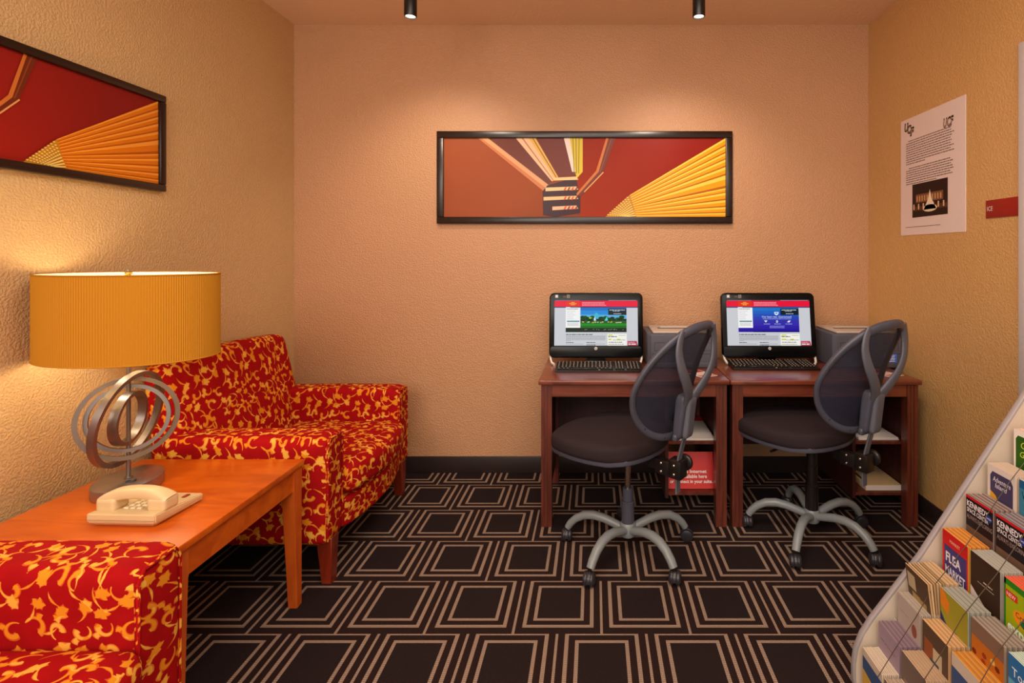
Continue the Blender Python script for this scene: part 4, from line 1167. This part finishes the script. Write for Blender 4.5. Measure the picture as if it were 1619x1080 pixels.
def cover(F, W, H, kind, R):
    if kind == 'green':
        F.rect(0, 0, W, H, 'ece2d6', 1); F.poly([(W*.07, H*.40), (W, H*.40), (W, H*.93), (W*.15, H*.93), (W*.07, H*.88)], '2a5a10', 2); F.rect(W*.07, .02, W, H*.40, 'a08c98', 2)
        F.text('Go', W*.25, H*.78, .02, 'c8d840', 3, shear=.3); F.text('Green', W*.22, H*.66, .018, 'c8d840', 3, w=W*.6, shear=.3)
    elif kind == 'island':
        F.rect(0, 0, W, H, 'd8ccc4', 1); F.poly([(W*.1, H*.05), (W*.9, H*.05), (W*.9, H*.86), (W*.82, H*.92), (W*.18, H*.92), (W*.1, H*.86)], '443c5c', 2)
        F.poly([(W*.1, H*.3), (W*.5, H*.3), (W*.46, H*.5), (W*.3, H*.62), (W*.1, H*.66)], 'd8a020', 3); F.poly([(W*.5, H*.3), (W*.9, H*.3), (W*.9, H*.55), (W*.6, H*.52), (W*.47, H*.48)], '8078a8', 3)
        F.text('Adventure', W*.2, H*.80, .015, 'e8e0e8', 4, w=W*.62, shear=.2); F.text('Island', W*.28, H*.725, .014, 'e8e0e8', 4, w=W*.42, shear=.2)
    elif kind == 'winter':
        F.rect(0, 0, W, H, '3a7c98', 1); F.rect(0, H*.90, W, H, '1e5a88', 2); F.rect(0, 0, W, H*.35, '16384e', 2); F.disc(W*.5, H*.45, W*.3, H*.2, '88a8b0', 3)
        F.text('WINTER', W*.08, H*.78, .020, '10242e', 3, w=W*.84)
    elif kind == 'space':
        F.rect(0, 0, W, H, '6a5040', 1); F.rect(0, H*.60, W, H, '1c1418', 2); F.rect(0, H*.965, W, H, 'c02028', 3)
        F.rect(0, H*.3, W, H*.45, '7e6048', 2)
        F.text('KENNEDY', W*.04, H*.86, .0165, 'eee8ee', 4, w=W*.80, bold=.02); F.text('SPACE CENTER', W*.04, H*.785, .0125, 'eee8ee', 4, w=W*.80, bold=.01); F.text('ALWAYS EXPLORING', W*.04, H*.70, .0125, 'a08c88', 4, w=W*.93)
        F.disc(W*.86, H*.86, .0105, .0105, '243a8c', 5); F.text('NASA', W*.86, H*.85, .005, 'f4f4f8', 6, align='CENTER')
    elif kind == 'flea':
        F.rect(0, 0, W, H, 'cc2222', 1); F.rect(W*.08, H*.30, W*.95, H*.82, '483c78', 2); F.rect(W*.08, H*.28, W*.95, H*.34, 'd8a028', 3)
        F.text('MARKET', W*.3, H*.88, .009, 'f0d0b0', 3, w=W*.4)
        F.text('FLEA', W*.14, H*.62, .026, 'e8e4ec', 4, w=W*.6, bold=.03); F.text('MARKET', W*.12, H*.45, .024, 'e8e4ec', 4, w=W*.78, bold=.03)
        for k in range(5): F.rect(W*(.1+k*.17), H*.1, W*(.2+k*.17), H*.24, ('e8b030', 'e86030')[k % 2], 3)
    elif kind == 'dark':
        F.rect(0, 0, W, H, '3a281e', 1); F.poly([(0, 0), (W, 0), (W, H*.30), (0, H*.58)], 'd8ccc4', 2); F.words(W*.25, W*.8, H*.68, .002, 'b0a090', R, 3); F.words(W*.45, W*.75, H*.72, .003, 'd0c0b0', R, 3)
        F.disc(W*.55, H*.28, .008, .01, '8a4030', 3)
    elif kind == 'crayon':
        F.rect(0, 0, W, H, '9aac10', 1); F.rect(0, H*.93, W, H, '2c7c18', 2); F.rect(0, 0, W*.05, H, '2c7c18', 2); F.rect(W*.04, H*.80, W*.4, H*.88, 'c83020', 3); F.text('NEW', W*.08, H*.815, .010, 'f8e8e0', 4, w=W*.26)
        F.disc(W*.62, H*.66, W*.36, H*.095, 'e8901c', 3); F.disc(W*.62, H*.62, W*.16, H*.04, '1c6c3c', 4); F.text('Crayola', W*.62, H*.655, .013, '3c2410', 5, w=W*.55, align='CENTER')
        F.text('exper', W*.1, H*.44, .026, 'f4f4ec', 4, w=W*.8, bold=.03); F.text('ience', W*.2, H*.30, .02, 'f4f4ec', 4, w=W*.6, bold=.03)
        for i in range(4): F.words(W*.12, W*.85, H*(.22 - i*.04), .004, 'e8f0a0', R, 4)
    elif kind == 'olive':
        F.rect(0, 0, W, H, '34506c', 1); F.poly([(0, H*.72), (W*.3, H*.58), (W*.6, H*.62), (W, H*.42), (W, H), (0, H)], '98902c', 2); F.poly([(0, H*.8), (W*.3, H*.74), (W*.34, H*.9), (W*.1, H), (0, H)], 'd88020', 3)
        F.poly([(0, H*.70), (W*.3, H*.56), (W*.6, H*.60), (W, H*.40), (W, H*.30), (0, H*.52)], '2c2c5c', 3); F.text('In Midtown', W*.08, H*.50, .012, 'e8e4f0', 4, w=W*.8, slope=-.2)
        F.poly([(W*.1, 0), (W*.8, 0), (W*.6, H*.2), (W*.3, H*.26)], '5890a8', 3)
    elif kind == 'orange':
        F.rect(0, 0, W, H, 'b86820', 1); F.rect(0, H*.82, W, H, '7c6050', 2)
        for k in range(26): F.disc(R.random()*W*.85+W*.08, R.uniform(.1, .8)*H, .008, .007, R.choice(('d8a030', '903018', 'e0b860', '6c2410')), 3, 7)
    elif kind == 'photo':
        F.rect(0, 0, W, H, '584434', 1)
        for k in range(9): x = R.random()*W*.6; y = R.random()*H*.75; F.rect(x, y, x+W*.35, y+H*.2, R.choice(('a8905c', '70685c', '90502c', 'c0b090', '3c4c54')), 2 + k)
    elif kind == 'blue':
        F.rect(0, 0, W, H, '2868a0', 1); F.rect(0, H*.5, W, H*.75, '58a0c0', 2); F.text('Tours', W*.1, H*.8, .02, 'e8f4f8', 3, w=W*.6)
    elif kind == 'pale':
        F.rect(0, 0, W, H, 'b4a49c', 1); F.disc(W*.75, H*.72, .012, .018, '8c5040', 2); F.words(W*.1, W*.5, H*.8, .003, '9c8c88', R, 2)
    elif kind == 'navy':
        F.rect(0, 0, W, H, 'c8b8a8', 1); F.rect(0, H*.35, W, H*.85, '38507c', 2); F.poly([(0, H*.3), (W, H*.2), (W, H*.5), (0, H*.6)], 'c8a040', 3)
    elif kind == 'mauve':
        F.rect(0, 0, W, H, '9c8898', 1); F.words(W*.1, W*.8, H*.8, .004, '7c6878', R, 2)
    else:
        F.rect(0, 0, W, H, '6c5c54', 1); F.rect(W*.1, H*.2, W*.9, H*.7, '887468', 2)
YS = (1.545, 1.430, 1.313, 1.196)
# (row, column, cover, page colours, what it shows)
ST = [
 (7, 0, 'green', ('e8c8b8',), 'white and green brochure with a lime script heading', 4),
 (6, 0, 'island', ('dcc4ac', 'd0b8a4'), 'white-bordered violet and yellow park brochure', 8),
 (6, 1, 'winter', ('c8c0b4',), 'teal brochure headed WINTER', 8),
 (5, 0, 'space', ('9c8478', '6c5a58', 'b09a90'), 'red-topped dark space brochure beside the side panel', 9),
 (5, 1, 'space', ('8c7c78', '6c6470', 'a49490'), 'red-topped dark space brochure, second in its tier', 9),
 (4, 0, 'flea', ('e09040', 'd8a848', 'd06c30'), 'red and violet flea market brochure', 9),
 (4, 1, 'dark', ('a8a498', 'b4b0a4'), 'dark brown and white brochure with tiny script', 8),
 (4, 2, 'crayon', ('e06848', 'd85c40'), 'lime green brochure with an orange oval', 9),
 (3, 0, 'photo', ('d0ac80', 'dcbc90', 'b89468'), 'tan brochure fanning over the rack edge', 11),
 (3, 1, 'olive', ('a8a898', '8c9088', 'b0a898'), 'olive and navy brochure with an orange corner', 9),
 (3, 2, 'orange', ('98887c', 'a89888', '7c7064'), 'orange patterned brochure with grey page edges', 11),
 (3, 3, 'blue', ('b8c8b8',), 'bright blue brochure with pale green page edges', 8),
 (2, 0, 'pale', ('b0a090', 'bcac9c'), 'pale grey brochure with a small rust mark', 8),
 (2, 1, 'photo', ('d0a470', 'dcb480', 'bc8c60'), 'brown photo-covered brochure with tan page edges', 11),
 (2, 2, 'navy', ('d89840', 'c88430', 'b87840'), 'blue and cream brochure with orange page edges', 9),
 (1, 0, 'mauve', ('8c7480', '988088', '7c6870'), 'mauve brochure low on the rack', 10),
 (1, 1, 'plain', ('c4a484', 'b89878'), 'dull brown brochure with cream page edges', 9),
 (0, 0, 'navy', ('dcc8b0', 'd4c0a8'), 'white and blue brochure in the lowest corner', 8),
 (0, 1, 'plain', ('c0a890', 'b09880'), 'grey brown brochure in the lowest tier', 8),
]
R = random.Random(5)
PW_, TH = .104, .060
proto = {}
for (ri, ci, kind, cols, desc, n) in ST:
    n = int(n * 1.35)
    x, z = rows[ri]; zb = max(.012, z - BH); y0 = YS[ci]; h = z - zb
    xb = x - lean * h; th = TH / (n + 1)
    ang = math.atan(lean)
    hh = h / math.cos(ang) - .002
    def place(o, k, jit=0, tilt=0):
        o.location = (xb + k * TH / (n + 1) + .001, y0 - PW_ / 2 + jit, zb)
        o.rotation_euler = (0, ang + tilt, 0)
    # front brochure: local x thickness, y width (centre), z height
    b = B(); ft = min(.0035, th * .7)
    b.b2((0, -PW_ / 2, 0), (ft, PW_ / 2, hh), hexm(cols[0]))
    F = Flat(b, (-.0001, PW_ / 2, 0), (0, -1, 0), (0, 0, 1), (-1, 0, 0), eps=.00012)
    cover(F, PW_, hh, kind, R)
    n0 = n
    o = b.build('brochure'); fan = -.13 if (ri, ci) == (3, 0) else 0
    place(o, 0, 0, fan); 
    tag(o, desc, 'brochure')
    for k in range(1, n + 1):
        c = cols[k % len(cols)]; key = (c, round(hh, 3), round(th, 4))
        if key not in proto:
            q = B(); q.b2((0, -PW_ / 2, 0), (th * .72, PW_ / 2, hh), hexm(c, 0, .8)); q.b2((th * .72, -PW_ / 2 + .001, 0), (th * .93, PW_ / 2 - .001, hh - .003), hexm('5c4a40', 0, .8))
            o2 = q.build('brochure'); proto[key] = o2
        else:
            o2 = proto[key].copy(); COL.objects.link(o2)
        place(o2, k, R.uniform(-.0012, .0012), fan * max(0, 1 - k / 6) + 0)
        o2.location.z += R.uniform(-.0005, .0)
        tag(o2, 'brochure packed behind the ' + desc, 'brochure', 'brochures behind the ' + desc)

# ------------------------------------------------------------------ light
w = bpy.data.worlds.new('world'); scn.world = w; w.use_nodes = True
w.node_tree.nodes['Background'].inputs[0].default_value = (1.0, .90, .80, 1)
w.node_tree.nodes['Background'].inputs[1].default_value = 1.45
def area(name, loc, rot, size, e, col):
    ld = bpy.data.lights.new(name, 'AREA'); ld.shape = 'RECTANGLE'; ld.size, ld.size_y = size; ld.energy = e; ld.color = col
    o = bpy.data.objects.new(name, ld); COL.objects.link(o); o.location = loc; o.rotation_euler = rot; return o
o = area('fill_light', (-1.25, -.9, 2.0), (0, 0, 0), (1.2, 1.0), 34, (1, .90, .80))  # unseen fill added to brighten the right wall, not a lamp of the room
o.rotation_euler = (Vector((1.5, 2.2, .5)) - Vector(o.location)).to_track_quat('-Z', 'Y').to_euler()
# unseen fill lights added under the ceiling, around and behind the camera
area('ceiling_fill_light', (.1, .9, ZC - .03), (0, 0, 0), (1.4, .9), 34, (1, .90, .80))
area('fill_light', (.2, -1.3, ZC - .05), (math.radians(28), 0, 0), (2.4, 1.4), 85, (1, .90, .80))

scn.view_settings.view_transform = 'Standard'; scn.view_settings.look = 'None'
scn.view_settings.exposure = .02; scn.view_settings.gamma = 1; scn.view_settings.use_curve_mapping = False
